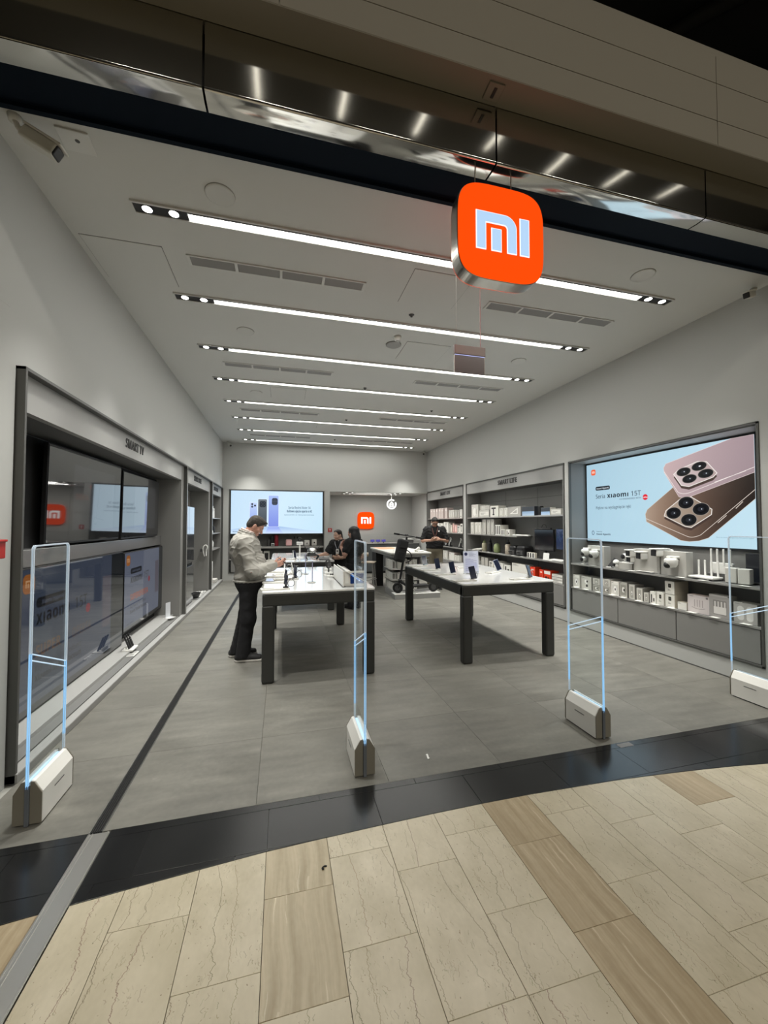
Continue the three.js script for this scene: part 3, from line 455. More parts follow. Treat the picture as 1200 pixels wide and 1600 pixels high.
tv('lower television farther from the entrance with orange SUPEROFERTA slogan', 1.76, 1.03, 1, 0.5, [-1.93, 0.225, -6.57], 0.0);
tv('upper television nearer the entrance, dark screen mirroring the orange sign', 1.52, 0.88, 2, 0.8, [-1.93, 1.445, -4.71], 0.017);
tv('upper television farther from the entrance, mirroring the rear blue screen', 1.44, 0.86, 3, 0.8, [-1.93, 1.435, -6.32], 0.012);
// ---------- ceiling fixtures ----------
const ORD = ['first', 'second', 'third', 'fourth', 'fifth', 'sixth', 'seventh', 'eighth', 'ninth', 'tenth', 'eleventh', 'twelfth', 'thirteenth', 'fourteenth', 'fifteenth'];
function lightBar(label, w, pos, cat = 'light', spots = 2) {
  const t = thing('ceiling_light', label, cat, pos, 0, 'linear ceiling lights'), e = spots * 0.19, L = w - 2 * e;
  part('housing', join(lim(-w / 2, w / 2, -0.016, 0, -0.062, -0.048), lim(-w / 2, w / 2, -0.016, 0, 0.048, 0.062), lim(-w / 2, -w / 2 + 0.012, -0.016, 0, -0.05, 0.05), lim(w / 2 - 0.012, w / 2, -0.016, 0, -0.05, 0.05)), M.ceil, t);
  for (const s of [-1, 1]) {
    const p = part('end_plate', lim(Math.min(s * (L / 2 + 0.004), s * (w / 2 - 0.01)), Math.max(s * (L / 2 + 0.004), s * (w / 2 - 0.01)), -0.008, -0.001, -0.049, 0.049), M.black, t);
    for (let k = 0; k < spots; k++) { const x = s * (L / 2 + 0.1 + 0.18 * k); const d = part('downlight', at(lathe([[0.034, -0.013], [0.044, -0.014], [0.046, -0.008], [0.034, -0.008]], 20), x, 0, 0), M.black, t); part('lens', at(cyl(0.034, 0.034, 0.004, 20), x, -0.0105, 0), M.lamp, d); }
    part('diffuser', lim(s > 0 ? 0.002 : -L / 2, s > 0 ? L / 2 : -0.002, -0.01, -0.001, -0.046, 0.024, 0.003), M.bar, t);
  }
  part('side_strip', lim(-L / 2, L / 2, -0.013, -0.001, 0.026, 0.049), M.greyDark, t);
  return t;
}
BARZ.forEach((z, k) => lightBar(`long white light strip with end spots, ${ORD[k]} row from the shop front`, 5.03, [1.435, H, z]));
lightBar('short light strip over the rear alcove, nearer the orange emblem', 1.95, [2.85, 2.61, -12.72]); lightBar('short light strip over the rear alcove, nearer the shop', 1.95, [2.85, 2.61, -12.2]);
MALLX.forEach((x, i) => { const t = thing('mall_light', `long linear lamp under the dark mall roof, ${ORD[i]} in the row from the left`, 'light', [x, 8.68, 2.42], 0, 'lamps of the mall roof'); part('housing', lim(-0.03, 0.03, 0, 0.3, -0.52, 0.52), M.greyDark, t); part('diffuser', lim(-0.018, 0.018, -0.01, 0, -0.5, 0.5), M.mallLamp, t); });
PANELX.forEach((x, i) => { const t = thing('mall_panel_light', `large square lamp under the dark mall roof, ${ORD[i]} in the row from the left`, 'light', [x, 8.66, 5.6], 0, 'lamps of the mall roof'); part('housing', lim(-0.63, 0.63, 0, 0.3, -0.33, 0.33), M.greyDark, t); part('diffuser', lim(-0.6, 0.6, -0.01, 0, -0.3, 0.3), M.mallPanel, t); });
function vent(label, pos) {
  const t = thing('air_vent', label, 'vent', pos, 0, 'ceiling air vents'), W = 1.6, D = 0.145, y = -0.012;
  const fr = [lim(-W / 2, W / 2, y, 0, -D / 2, -D / 2 + 0.014, 0.002), lim(-W / 2, W / 2, y, 0, D / 2 - 0.014, D / 2, 0.002)]; for (let i = 0; i <= 4; i++) { const x = -W / 2 + 0.012 + i * (W - 0.024) / 4; fr.push(lim(x - 0.013, x + 0.013, y, 0, -D / 2, D / 2, 0.002)); }
  part('vent_frame', join(fr), M.panel, t); part('duct_opening', lim(-W / 2 + 0.01, W / 2 - 0.01, -0.003, -0.0005, -D / 2 + 0.01, D / 2 - 0.01), M.greyDark, t);
  const cell = (W - 0.024) / 4, g = at(bx(cell - 0.03, 0.0016, 0.0125), 0, 0, 0, -0.5, 0, 0);
  for (let i = 0; i < 4; i++) for (let k = 0; k < 8; k++) part('slat', g, M.slat, t, [-W / 2 + 0.012 + cell * (i + 0.5), -0.007, -D / 2 + 0.021 + k * 0.0147]);
  return t;
}
const v0 = vent('white four-panel air vent on the left, behind the first light strip', [-0.02, H, -3.745]);
copyOf(v0, [2.9, H, -3.73], undefined, 'white four-panel air vent on the right, below the hanging orange emblem');
['third', 'fifth', 'seventh'].forEach((n, i) => { const z = -6.09 - i * 2.37; copyOf(v0, [-0.04, H, z], undefined, `left ceiling air vent behind the ${n} light strip`); copyOf(v0, [2.9, H, z], undefined, `right ceiling air vent behind the ${n} light strip`); });
const spk = lathe([[0, -0.006], [0.082, -0.006], [0.09, -0.012], [0.1, -0.008], [0.102, 0], [0, 0]], 32);
for (const [x, z, l] of [[-0.44, -2.94, 'left of the hanging emblem, nearest the front'], [3.28, -2.91, 'at the right end of the first light strip'], [-0.44, -4.99, 'left, between second and third light strips'], [3.29, -4.93, 'right, between second and third light strips'], [-0.45, -7.3, 'left, behind the fourth light strip'], [3.25, -8.4, 'right, behind the fifth light strip']])
  solo('ceiling_speaker', `flush round white ceiling speaker ${l}`, 'speaker', spk, M.ceil, [x, H, z], 0, 'ceiling speakers');
{ const t = thing('smoke_detector', 'round grey detector base beside a white sensor, middle of the ceiling', 'smoke detector', [1.4, H, -4.88]); part('base', lathe([[0, -0.02], [0.085, -0.02], [0.1, -0.012], [0.1, 0], [0, 0]], 28), M.grey, t); }
{ const t = thing('ceiling_sensor', 'small white sensor with dark tip on a short stem, middle of ceiling', 'sensor', [1.39, H, -4.66]); part('cup', lathe([[0, -0.055], [0.03, -0.055], [0.042, -0.035], [0.046, 0], [0, 0]], 24), M.white, t); part('tip', at(lathe([[0, -0.085], [0.018, -0.08], [0.022, -0.055], [0, -0.055]], 20), 0, 0, 0), M.grey, t); }
for (const [x, z, l] of [[1.395, -4.13, 'between first and second light strips'], [1.38, -6.6, 'behind the third light strip'], [3.0, -7.6, 'right of centre, behind the fourth light strip'], [1.4, -8.75, 'behind the fifth light strip'], [1.42, -10.9, 'behind the seventh light strip']])
  solo('sprinkler', `tiny dark ceiling sprinkler ${l}`, 'sprinkler', lathe([[0, -0.028], [0.012, -0.026], [0.014, -0.012], [0.03, -0.004], [0.032, 0], [0, 0]], 18), M.greyDark, [x, H, z]);
{ const t = thing('ceiling_socket', 'square white socket plate on the ceiling beside the left camera', 'socket', [-1.23, H, -2.735], 0.06); part('plate', lim(-0.085, 0.085, -0.012, 0, -0.075, 0.075, 0.004), M.panel, t); part('outlet', at(lathe([[0, -0.014], [0.012, -0.014], [0.014, -0.011], [0, -0.011]], 14), 0.01, 0, 0.01), M.greyDark, t); }
function cctv(label, pos, yaw, pitch, s = 1) {
  const t = thing('security_camera', label, 'camera', pos, yaw, 'security cameras'); t.scale.setScalar(s);
  part('mount', at(lathe([[0, -0.03], [0.03, -0.03], [0.036, 0], [0, 0]], 20), 0, 0, 0), M.offwhite, t); part('arm', join(bar([0, -0.02, 0], [0, -0.07, 0.02], 0.014), bar([0, -0.07, 0.02], [0, -0.075, 0.06], 0.016)), M.offwhite, t);
  const h = part('housing', at(rb(0.075, 0.075, 0.2, 0.014, 2), 0, 0, 0.12), M.offwhite, t, [0, -0.08, 0.03], [pitch, 0, 0]); part('hood', at(rb(0.085, 0.012, 0.22, 0.005), 0, 0.042, 0.125), M.offwhite, h); part('lens', at(rb(0.066, 0.066, 0.02, 0.01), 0, 0, 0.215), M.black, h); return t;
}
cctv('white bullet camera under the ceiling, top left corner by the entrance', [-1.5, H, -2.66], 1.5, 0.5, 1.0);
cctv('white bullet camera with dark lens, top right corner by the entrance', [4.5, H - 0.02, -2.78], -1.3, 0.35, 0.8);
cctv('small dark camera in the rear left ceiling corner', [-1.5, H, -11.9], 0.6, 0.5, 0.8); cctv('small dark camera in the rear right ceiling corner', [4.45, H, -11.9], -0.5, 0.4, 0.8);
{ const t = thing('emergency_lamp', 'small square beige emergency lamp on the front soffit above the emblem', 'lamp', [1.215, 4.228, -2.05]); part('body', lim(-0.05, 0.05, -0.012, 0, -0.05, 0.05, 0.004), M.fascia, t); part('slot', at(rb(0.02, 0.006, 0.06, 0.003), 0, -0.013, 0), M.black, t); }

// ---------- hanging emblem ----------
{
  const t = thing('hanging_sign', 'double-sided orange emblem sign with white letters hanging over the entrance', 'sign', [1.347, 3.475, -2.24]), W = 0.615, D = 0.11;
  const body = ext(squircle(W), D - 0.02, 0.006); part('rim', at(body, 0, 0, -D / 2 + 0.01), M.signSide, t);
  for (const s of [1, -1]) {
    const f = part('face', at(ext(squircle(W - 0.006), 0.004, 0.001), 0, 0, D / 2 - 0.006), M.orange, t, null, [0, s > 0 ? 0 : PI, 0]);
    for (const q of strokes(W * 1.0)) { part('letter_stroke', at(new THREE.ExtrudeGeometry(q, { depth: 0.003, bevelEnabled: true, bevelThickness: 0.001, bevelSize: 0.006, bevelSegments: 1, curveSegments: 10 }), 0, 0, D / 2 - 0.001), M.markEdge, f); }
    for (const q of strokes(W * 1.0)) { const g = ext(q, 0.009, 0.001); part('letter_fill', at(g, 0, 0, D / 2 - 0.004), M.mark, f); }
  }
  for (const x of [-0.16, 0.1]) part('hanger', bar([x, 0.29, 0], [x, 0.4, 0], 0.004), M.metal, t);
  rect(0.5, 0.5, new THREE.Color(1, 0.1, 0.02), 0.9, [1.347, 3.475, -2.17], [1.347, 3.475, 0]); rect(0.5, 0.5, new THREE.Color(1, 0.1, 0.02), 0.35, [1.347, 3.475, -2.31], [1.347, 3.475, -5]);
}
{
  const t = thing('exit_sign_panel', 'small grey metal panel hanging on two thin wires, seen from behind', 'sign', [1.553, 2.945, -3.05]);
  part('body', lim(-0.145, 0.145, 0.125, 0.205, -0.018, 0.018, 0.004), mat([0.2, 0.17, 0.165], 0.35, 0.4), t); part('plate', lim(-0.14, 0.14, -0.03, 0.125, -0.005, 0.005, 0.002), mat([0.16, 0.15, 0.16], 0.25, 0.3), t); part('light_line', lim(-0.14, 0.14, 0.122, 0.127, 0.005, 0.0085), glow(0.5, 0.55, 0.9, 0.7), t);
  part('plate_edge', join(lim(-0.143, -0.139, -0.03, 0.125, -0.006, 0.006), lim(0.139, 0.143, -0.03, 0.125, -0.006, 0.006)), M.edge, t);
  for (const x of [-0.12, 0.105]) part('wire', bar([x, 0.2, 0], [x, 1.024, 0], x > 0 ? 0.004 : 0.0012, 8), x > 0 ? mat([0.55, 0.4, 0.4], 0.4) : M.metal, t);
}
{ // emblem in the alcove
  const t = thing('emblem_sign', 'orange rounded emblem with white letters on the rear alcove wall', 'sign', [2.885, 1.74, -13.6]); const W = 0.6;
  part('rim', at(ext(squircle(W), 0.04, 0.004), 0, 0, -0.04), M.orange, t); for (const q of strokes(W)) part('letter_stroke', at(ext(q, 0.006, 0), 0, 0, 0.001), M.whiteGlow, t);
}
{ // round smart-home sign
  const t = thing('round_hanging_sign', 'glowing white ring sign with a house symbol hanging in the rear alcove', 'sign', [3.42, 2.25, -12.16]); const r = new THREE.Shape(); r.absarc(0, 0, 0.165, 0.95, PI * 2 + 0.45); r.absarc(0, 0, 0.118, PI * 2 + 0.45, 0.95, true); part('ring', at(ext(r, 0.02, 0), 0, 0, -0.01), M.whiteGlow, t);
  const h = shapeOf([[-0.07, -0.085], [0.07, -0.085], [0.07, 0.02], [0, 0.095], [-0.07, 0.02]]); h.holes.push(new THREE.Path([[-0.035, -0.06], [-0.035, 0.005], [0, 0.04], [0.035, 0.005], [0.035, -0.06]].map(([a, b]) => new THREE.Vector2(a, b)))); part('house_symbol', at(ext(h, 0.012, 0), 0, 0, -0.006), M.whiteGlow, t);
  part('heart_symbol', at(lathe([[0, -0.025], [0.03, 0], [0, 0.03]], 12), 0, -0.02, 0), M.whiteGlow, t); part('stem', bar([0, 0.16, 0], [0, 0.36, 0], 0.014), M.white, t);
}

// ---------- anti-theft gates ----------
function gate(label, pos) {
  const t = thing('security_gate', label, 'security gate', pos, 0, 'anti-theft gates at the entrance'), L = 0.34, Hh = 1.51, th = 0.014, fz = 0.008;
  // base: two white shells either side of a fin, chamfered shoulders
  const prof = (s) => shapeOf([[0.012 * s, 0.01], [0.066 * s, 0.01], [0.066 * s, 0.172], [0.03 * s, 0.232], [0.012 * s, 0.236]].map((p) => p));
  for (const s of [-1, 1]) {
    const sh = part('base_shell', boxUV(toCreasedNormals(at(ext(prof(s), L - 0.024, 0.004), 0, 0, -L + 0.012), 0.5)), M.gateWhite, t);
    part('end_cap', at(ext(prof(s), 0.006, 0), 0, 0, -0.006), M.taupe, sh); part('end_cap', at(ext(prof(s), 0.006, 0), 0, 0, -L), M.taupe, sh);
    part('nameplate', lim(s * 0.0705 - 0.0006, s * 0.0705 + 0.0006, 0.128, 0.134, -0.22, -0.12), M.greyDark, sh); 
    part('foot', lim(s > 0 ? 0.015 : -0.058, s > 0 ? 0.058 : -0.015, 0, 0.012, -L + 0.02, -0.02), M.black, sh);
  }
  part('top_rail', join(lim(-0.024, -0.01, 0.232, 0.242, -L + 0.02, -0.004, 0.002), lim(0.01, 0.024, 0.232, 0.242, -L + 0.02, -0.004, 0.002)), M.clear, t);
  part('led_strip', lim(-0.009, 0.009, 0.222, 0.23, -L + 0.03, -0.02), glow(0.55, 0.8, 1, 0.7), t);
  // acrylic pane with polished, light-carrying edges
  const w = L + 0.035, c = -w / 2 + fz;
  const pane = part('acrylic_pane', at(rb(th * 0.7, Hh - 0.2, w - 0.012, 0.003), 0, (Hh + 0.2) / 2, c), M.glass, t);
  part('fin', lim(-0.011, 0.011, 0.002, 0.215, -0.03, fz, 0.003), M.fin, t);
  const yS = 0.92, yF = 0.765, e = 0.008, r = 0.03;
  const upF = rrect(w, Hh - 0.2, r, 0, (Hh + 0.2) / 2), inner = rrect(w - 2 * e, Hh - 0.2 - 2 * e, r - e, 0, (Hh + 0.2) / 2, true); upF.holes.push(inner);
  // upper part of the rim (paler), cut at the etched lines, and the lower straight runs (bluer)
  const arc = (y0) => { const s = new THREE.Shape(), x = w / 2; const yA = y0[0], yB = y0[1]; s.moveTo(-x, yA); s.lineTo(-x, Hh - r); s.absarc(-x + r, Hh - r, r, PI, PI / 2, true); s.lineTo(x - r, Hh); s.absarc(x - r, Hh - r, r, PI / 2, 0, true); s.lineTo(x, yB); s.lineTo(x - e, yB); s.lineTo(x - e, Hh - r); s.absarc(x - r, Hh - r, r - e, 0, PI / 2); s.lineTo(-x + r, Hh - e); s.absarc(-x + r, Hh - r, r - e, PI / 2, PI); s.lineTo(-x + e, yA); s.closePath(); return s; };
  const turnZ = (g) => { g.translate(0, 0, -th / 2); g.rotateY(PI / 2); g.translate(0, 0, c); return g; }; // shape x becomes -z
  for (const q of [-1, 1]) { const g = turnZ(ext(arc([yS, yF]), th * 0.36, 0)); g.translate(q * th * 0.32 + th * 0.32, 0, 0); part('edge_light', g, M.edgeUp, t); }
  for (const q of [-1, 1]) { const x = q * th * 0.32; part('edge_light', lim(x - th * 0.18, x + th * 0.18, 0.2, yS, fz - e, fz, 0.001), M.edgeLow, t); part('edge_light', lim(x - th * 0.18, x + th * 0.18, 0.31, yF, -w + fz, -w + fz + e, 0.001), M.edgeLow, t); part('edge_light', lim(x - th * 0.18, x + th * 0.18, 0.2, 0.31, -w + fz, -w + fz + e, 0.001), M.edgeUp, t); }
  for (const dy of [0, -0.035]) part('etched_line', at(join(bar([0, yF + dy, -w + fz + e], [0, yS + dy, fz - e], 0.0036, 6)), 0, 0, 0), M.etch, t);
  return t;
}
gate('acrylic security gate beside the televisions, leftmost of the four', [-1.315, 0, -2.58]);
gate('acrylic security gate in front of the left product table', [0.532, 0, -2.53]); gate('acrylic security gate in front of the right product table', [2.372, 0, -2.51]); gate('acrylic security gate cut by the picture edge, rightmost of the four', [4.205, 0, -2.5]);

// ---------- tables ----------
function table(label, x0, x1, z0, z1, h = 0.93) { // z0 near, z1 far
  const w = x1 - x0, d = z0 - z1, t = thing('product_table', label, 'table', [(x0 + x1) / 2, 0, (z0 + z1) / 2], 0, 'product tables');
  const top = part('tabletop', at(ext(rrect(w, d, 0.05), 0.016, 0.003), 0, 0, 0), M.tableTop, t, [0, h - 0.019, 0], [-PI / 2, 0, 0]);
  part('apron', join(at(rb(w - 0.012, 0.128, 0.1, 0.02, 2), 0, 0, d / 2 - 0.056), at(rb(w - 0.012, 0.128, 0.1, 0.02, 2), 0, 0, -d / 2 + 0.056), at(rb(0.1, 0.128, d - 0.05, 0.02, 2), w / 2 - 0.056, 0, 0), at(rb(0.1, 0.128, d - 0.05, 0.02, 2), -w / 2 + 0.056, 0, 0), bx(w - 0.1, 0.06, d - 0.1)), M.tableDark, t, [0, h - 0.086, 0]);
  const leg = at(rb(0.125, h - 0.14, 0.105, 0.024, 2), 0, (h - 0.14) / 2 + 0.001, 0);
  for (const sx of [-1, 1]) for (const sz of [-1, 1]) part('leg', leg, M.tableDark, t, [sx * (w / 2 - 0.066), 0, sz * (d / 2 - 0.058)]);
  const b = part('cable_box', at(rb(0.5, 0.05, 0.22, 0.01), 0, 0, 0), M.black, t, [0.02, h - 0.176, d / 2 - 0.45]); return t;
}
table('white-topped charcoal table the man in the grey jacket leans over', -0.19, 1.0, -4.2, -6.45);
table('white-topped charcoal table with tethered phones, right of the middle', 2.04, 3.28, -4.2, -6.44);
table('white-topped charcoal table at the rear, under the blue advert', -0.19, 0.98, -7.45, -9.65);
// ---------- printed cartons ----------
const CELLS = ['cam', 'camTwo', 'slim', 'slimPink', 'plain', 'router', 'routerGrey', 'twin', 'drill', 'angle', 'blue', 'orange', 'watch', 'slots', 'rows', 'beige', 'pink', 'vacuum', 'eye', 'kettle', 'bulb', 'tallGrey', 'flatGrey', 'camGrey', 'orangeWhite', 'dot'];
const SIDES = { white: 56, grey: 57, orange: 58, pink: 59, dark: 60, cream: 61, blue: 62 };
const atlas = canvas(1024, 1024, (x) => {
  const G = '#b9b7b0', W = '#e7e5de', L = '#8f8d88', D = '#2a2a2a';
  const cell = (k, f) => { x.save(); x.translate((k % 8) * 128, Math.floor(k / 8) * 128); x.beginPath(); x.rect(0, 0, 128, 128); x.clip(); f(); x.restore(); };
  const fill = (c) => { x.fillStyle = c; x.fillRect(0, 0, 128, 128); }, r = (a, b, w, h, c, q = 0) => { x.fillStyle = c; x.beginPath(); x.roundRect(a, b, w, h, q); x.fill(); }, o = (a, b, p, q, c) => { x.fillStyle = c; x.beginPath(); x.ellipse(a, b, p, q, 0, 0, 7); x.fill(); };
  const lines = (a, b, n, c = '#6b6a66') => { for (let i = 0; i < n; i++) r(a, b + i * 7, 22 + (i * 37) % 28, 2.5, c); };
  const D0 = {
    cam() { fill(W); r(16, 30, 96, 84, '#cfcdc6', 4); o(64, 66, 22, 24, '#f4f3ef'); o(66, 70, 10, 11, D); r(50, 88, 28, 10, '#eeece6', 4); lines(12, 10, 2); },
    camTwo() { fill('#c3c1b9'); lines(10, 10, 2); r(44, 34, 34, 30, '#f3f2ee', 10); r(56, 56, 20, 44, '#e9e8e2', 8); o(74, 48, 9, 10, D); o(70, 88, 12, 13, D); },
    slim() { fill('#d6d4cc'); r(34, 20, 60, 96, '#c6c4bc', 8); r(52, 34, 24, 72, '#ecebe5', 12); lines(34, 8, 1); }, slimPink() { fill('#dccfca'); o(64, 34, 26, 12, '#f2ebe7'); r(48, 40, 34, 78, '#cdbfba', 10); lines(34, 8, 1); },
    plain() { fill(W); lines(12, 14, 3); r(90, 12, 24, 8, '#d2d0c8', 3); }, router() { fill('#cdc5c4'); lines(14, 12, 1); r(104, 10, 12, 12, '#77716f', 4); x.strokeStyle = '#9f9795'; x.lineWidth = 4; for (const q of [44, 58, 72, 86]) { x.beginPath(); x.moveTo(q, 34); x.lineTo(q, 82); x.stroke(); } x.beginPath(); x.moveTo(28, 86); x.quadraticCurveTo(64, 104, 100, 86); x.stroke(); },
    routerGrey() { fill('#9b9895'); r(0, 0, 128, 14, '#b4b1ad'); r(110, 4, 10, 8, D, 3); r(28, 32, 74, 76, '#7f7c79'); for (const q of [34, 52, 70, 88]) r(q, 38, 9, 30, '#cfccc8'); r(30, 66, 70, 38, '#dad7d3'); }, twin() { fill('#a8a5a1'); r(24, 24, 34, 84, '#d7d5d1', 16); r(70, 24, 34, 84, '#d7d5d1', 16); lines(14, 10, 1); },
    drill() { fill(W); r(24, 22, 64, 16, D, 4); r(46, 34, 16, 64, '#3a3634', 6); r(40, 92, 28, 14, D, 4); }, angle() { fill('#b3b1ab'); x.strokeStyle = '#efeee9'; x.lineWidth = 8; x.beginPath(); x.moveTo(28, 90); x.lineTo(92, 30); x.lineTo(92, 92); x.closePath(); x.stroke(); lines(10, 10, 2, '#8a8882'); },
    blue() { fill('#3d434b'); x.fillStyle = grad(x, 0, 64, 0, 128, [0, '#8fb2d8'], [1, '#c4d6e8']); x.fillRect(0, 66, 128, 62); }, orange() { fill('#e8380f'); r(30, 26, 64, 16, '#f7d9cf', 4); x.strokeStyle = '#5b1408'; x.lineWidth = 7; x.beginPath(); x.moveTo(40, 100); x.quadraticCurveTo(56, 40, 84, 96); x.stroke(); },
    orangeWhite() { fill('#e23c12'); fill('#e23c12'); r(0, 0, 128, 44, '#ecebe6'); o(44, 86, 22, 16, '#3a120a'); o(88, 92, 18, 14, '#47190c'); }, watch() { fill(W); r(26, 30, 22, 84, D, 8); r(70, 66, 26, 34, D, 6); r(100, 20, 14, 6, L); },
    slots() { fill('#ecebe6'); for (const q of [14, 52, 90]) r(q, 14, 20, 100, '#23211f', 3); }, rows() { fill('#cdcbc4'); for (const q of [12, 52, 92]) { r(10, q, 108, 22, '#b0aea7', 4); r(20, q + 6, 50, 9, '#efeee8', 3); } },
    beige() { fill('#d8d0c2'); o(64, 66, 30, 34, '#efe9de'); lines(14, 10, 2); }, pink() { fill('#d9a9a3'); r(40, 28, 46, 76, '#edcdc8', 10); lines(12, 10, 1); }, vacuum() { fill('#e4e2dc'); r(60, 14, 8, 84, '#6d6b67', 3); r(42, 94, 44, 14, '#55534f', 4); o(64, 26, 14, 14, '#9a9893'); },
    eye() { fill('#dddbd3'); r(46, 26, 36, 36, '#26251f', 6); o(64, 44, 9, 9, '#4f4d47'); lines(40, 76, 3); r(30, 106, 60, 8, '#cfcdc5'); }, kettle() { fill('#d9d6cf'); o(60, 72, 30, 36, '#f1efe9'); r(82, 48, 16, 44, '#bdbab2', 8); lines(12, 10, 2); },
    bulb() { fill('#ecebe6'); o(64, 54, 26, 28, '#d7e0ec'); r(54, 80, 20, 22, '#a9a7a2', 4); lines(14, 10, 1); }, tallGrey() { fill('#bcbab3'); r(40, 18, 48, 98, '#a9a7a0', 6); r(56, 30, 16, 74, '#dcdad3', 6); }, flatGrey() { fill('#c9c7c0'); r(10, 34, 108, 60, '#e4e2dc', 6); r(22, 50, 60, 10, '#9b9993'); r(22, 68, 40, 8, '#9b9993'); },
    camGrey() { fill('#b0aea6'); r(20, 24, 88, 84, '#8f8d85', 4); r(44, 44, 36, 40, '#efeee8', 8); r(62, 54, 22, 22, '#201f1c', 4); lines(12, 8, 1); }, dot() { fill('#c8c6be'); r(34, 20, 62, 92, '#a3a199', 6); o(64, 74, 15, 17, '#efeee8'); o(64, 78, 7, 8, D); },
  };
  CELLS.forEach((n, k) => cell(k, D0[n]));
  [['white', '#dfddd5'], ['grey', '#9c9a94'], ['orange', '#d4370f'], ['pink', '#cdbcb7'], ['dark', '#262626'], ['cream', '#cfc9ba'], ['blue', '#3a4048']].forEach(([n, c]) => cell(SIDES[n], () => fill(c)));
});
const cartonMat = mat(0xffffff, 0.55, 0, { map: (() => { const t = tex(atlas); t.wrapS = t.wrapT = THREE.ClampToEdgeWrapping; return t; })() });
function cartonGeo(w, h, d, cell, side) {
  const g = new RoundedBoxGeometry(w, h, d, 1, Math.min(0.003, w / 3, h / 3, d / 3)), p = g.attributes.position, n = g.attributes.normal, uv = g.attributes.uv, k = CELLS.indexOf(cell), s = SIDES[side];
  for (let i = 0; i < p.count; i++) { let c = s, u = 0.5, v = 0.5; if (n.getZ(i) > 0.8) { c = k; u = 0.03 + 0.94 * (p.getX(i) / w + 0.5); v = 0.03 + 0.94 * (p.getY(i) / h + 0.5); } uv.setXY(i, (c % 8 + u) / 8, 1 - (Math.floor(c / 8) + 1 - v) / 8); }
  g.translate(0, h / 2, 0); return g;
}
const LOOK = { cam: 'off-white camera carton', camTwo: 'grey camera carton', slim: 'tall slim white carton', slimPink: 'tall pinkish carton', plain: 'plain white carton', router: 'pale router carton', routerGrey: 'grey router carton', twin: 'grey carton with two white cylinders', drill: 'white carton picturing a dark tool', angle: 'wide grey carton with white angle', blue: 'dark carton with a blue band', orange: 'bright orange carton', orangeWhite: 'orange carton with white top', watch: 'white carton picturing a black strap', slots: 'white carton with three black slots', rows: 'flat grey cartons in a pile', beige: 'beige carton', pink: 'pink carton', vacuum: 'white carton picturing a vacuum', eye: 'cream carton with dark square picture', kettle: 'white carton picturing a kettle', bulb: 'white carton picturing a bulb', tallGrey: 'tall grey carton', flatGrey: 'flat grey carton', camGrey: 'grey carton picturing a white camera', dot: 'small grey carton with a white dot' };
function carton(label, w, h, d, cell, side, pos, turn, group) { return solo('product_box', label, 'box', cartonGeo(w, h, d, cell, side), cartonMat, pos, turn, group); }
// a row on the right wall: [z far, z near, height, print, side colour, depth, lift]
function rowR(y, where, group, list, front = 4.64) {
  list.forEach(([a, b, h, cell, side = 'white', d = 0.2, lift = 0, fx = 0], i) => carton(`${LOOK[cell]}, ${ORD[i]} from the left on the ${where}`, Math.abs(b - a) - 0.006, h, d, cell, side, [front + fx + d / 2, y + lift, (a + b) / 2], RW, group));
}
const cardG = join(at(rb(0.09, 0.003, 0.06, 0.001), 0, 0.0015, 0), lim(-0.04, 0.04, 0.003, 0.0045, -0.022, 0.022));
function priceCards(y, x, zs, where, turn = RW) { zs.forEach((z, i) => solo('price_card', `small white price card, ${ORD[i]} from the left along the ${where}`, 'card', cardG, M.white, [x, y, z], turn, `price cards along the ${where}`)); }

// --- bay with the big advert ---
const LS = 'lower advert shelf';
rowR(0.597, LS, 'cartons under the big advert', [[-5.5, -5.35, 0.2, 'cam', 'white', 0.17], [-5.32, -5.1, 0.2, 'camTwo', 'grey', 0.2], [-5.08, -4.93, 0.1, 'camGrey', 'grey', 0.2], [-5.08, -4.93, 0.1, 'dot', 'grey', 0.2, 0.101], [-4.89, -4.74, 0.105, 'camGrey', 'white', 0.22], [-4.89, -4.74, 0.105, 'dot', 'white', 0.22, 0.106], [-4.73, -4.59, 0.2, 'cam', 'white', 0.12], [-4.58, -4.45, 0.21, 'camGrey', 'grey', 0.2], [-4.43, -4.33, 0.2, 'dot', 'grey', 0.16], [-4.31, -4.21, 0.17, 'dot', 'grey', 0.2], [-4.2, -4.12, 0.125, 'dot', 'grey', 0.14], [-4.11, -4.02, 0.155, 'watch', 'white', 0.16], [-4.015, -3.91, 0.165, 'eye', 'white', 0.16]]);
carton('cream carton with dark square picture, bottom of the pair under the advert', 0.125, 0.16, 0.22, 'eye', 'cream', [4.75, 0.597, -3.835], RW); carton('cream carton with dark square picture, top of the pair under the advert', 0.125, 0.16, 0.22, 'eye', 'cream', [4.75, 0.758, -3.835], RW);
carton('small cube-shaped cream carton between the tall pair and router carton', 0.115, 0.09, 0.11, 'plain', 'cream', [4.705, 0.597, -3.69], RW); carton('pale carton with a line drawing of a router', 0.25, 0.205, 0.1, 'router', 'pink', [4.7, 0.597, -3.5], RW); carton('grey carton picturing a white router with antennas', 0.22, 0.25, 0.1, 'routerGrey', 'grey', [4.69, 0.597, -3.265], RW); carton('grey carton picturing two white cylinders, nearest on the lower shelf', 0.22, 0.21, 0.14, 'twin', 'grey', [4.71, 0.597, -3.02], RW);
priceCards(0.598, 4.617, [-5.42, -5.2, -4.95, -4.7, -4.5, -4.25, -4.02, -3.8, -3.55, -3.3, -3.0], 'lower advert shelf edge');
priceCards(0.986, 4.62, [-5.05, -4.35, -3.68, -3.42, -3.0], 'upper advert shelf edge');
const SY = 0.986;
const stand = (label, z0, z1, h, d = 0.12) => solo('display_stand', label, 'stand', at(rb(Math.abs(z1 - z0), h, d, 0.004), 0, h / 2, 0), M.board, [4.64 + d / 2 + 0.03, SY, (z0 + z1) / 2], RW);
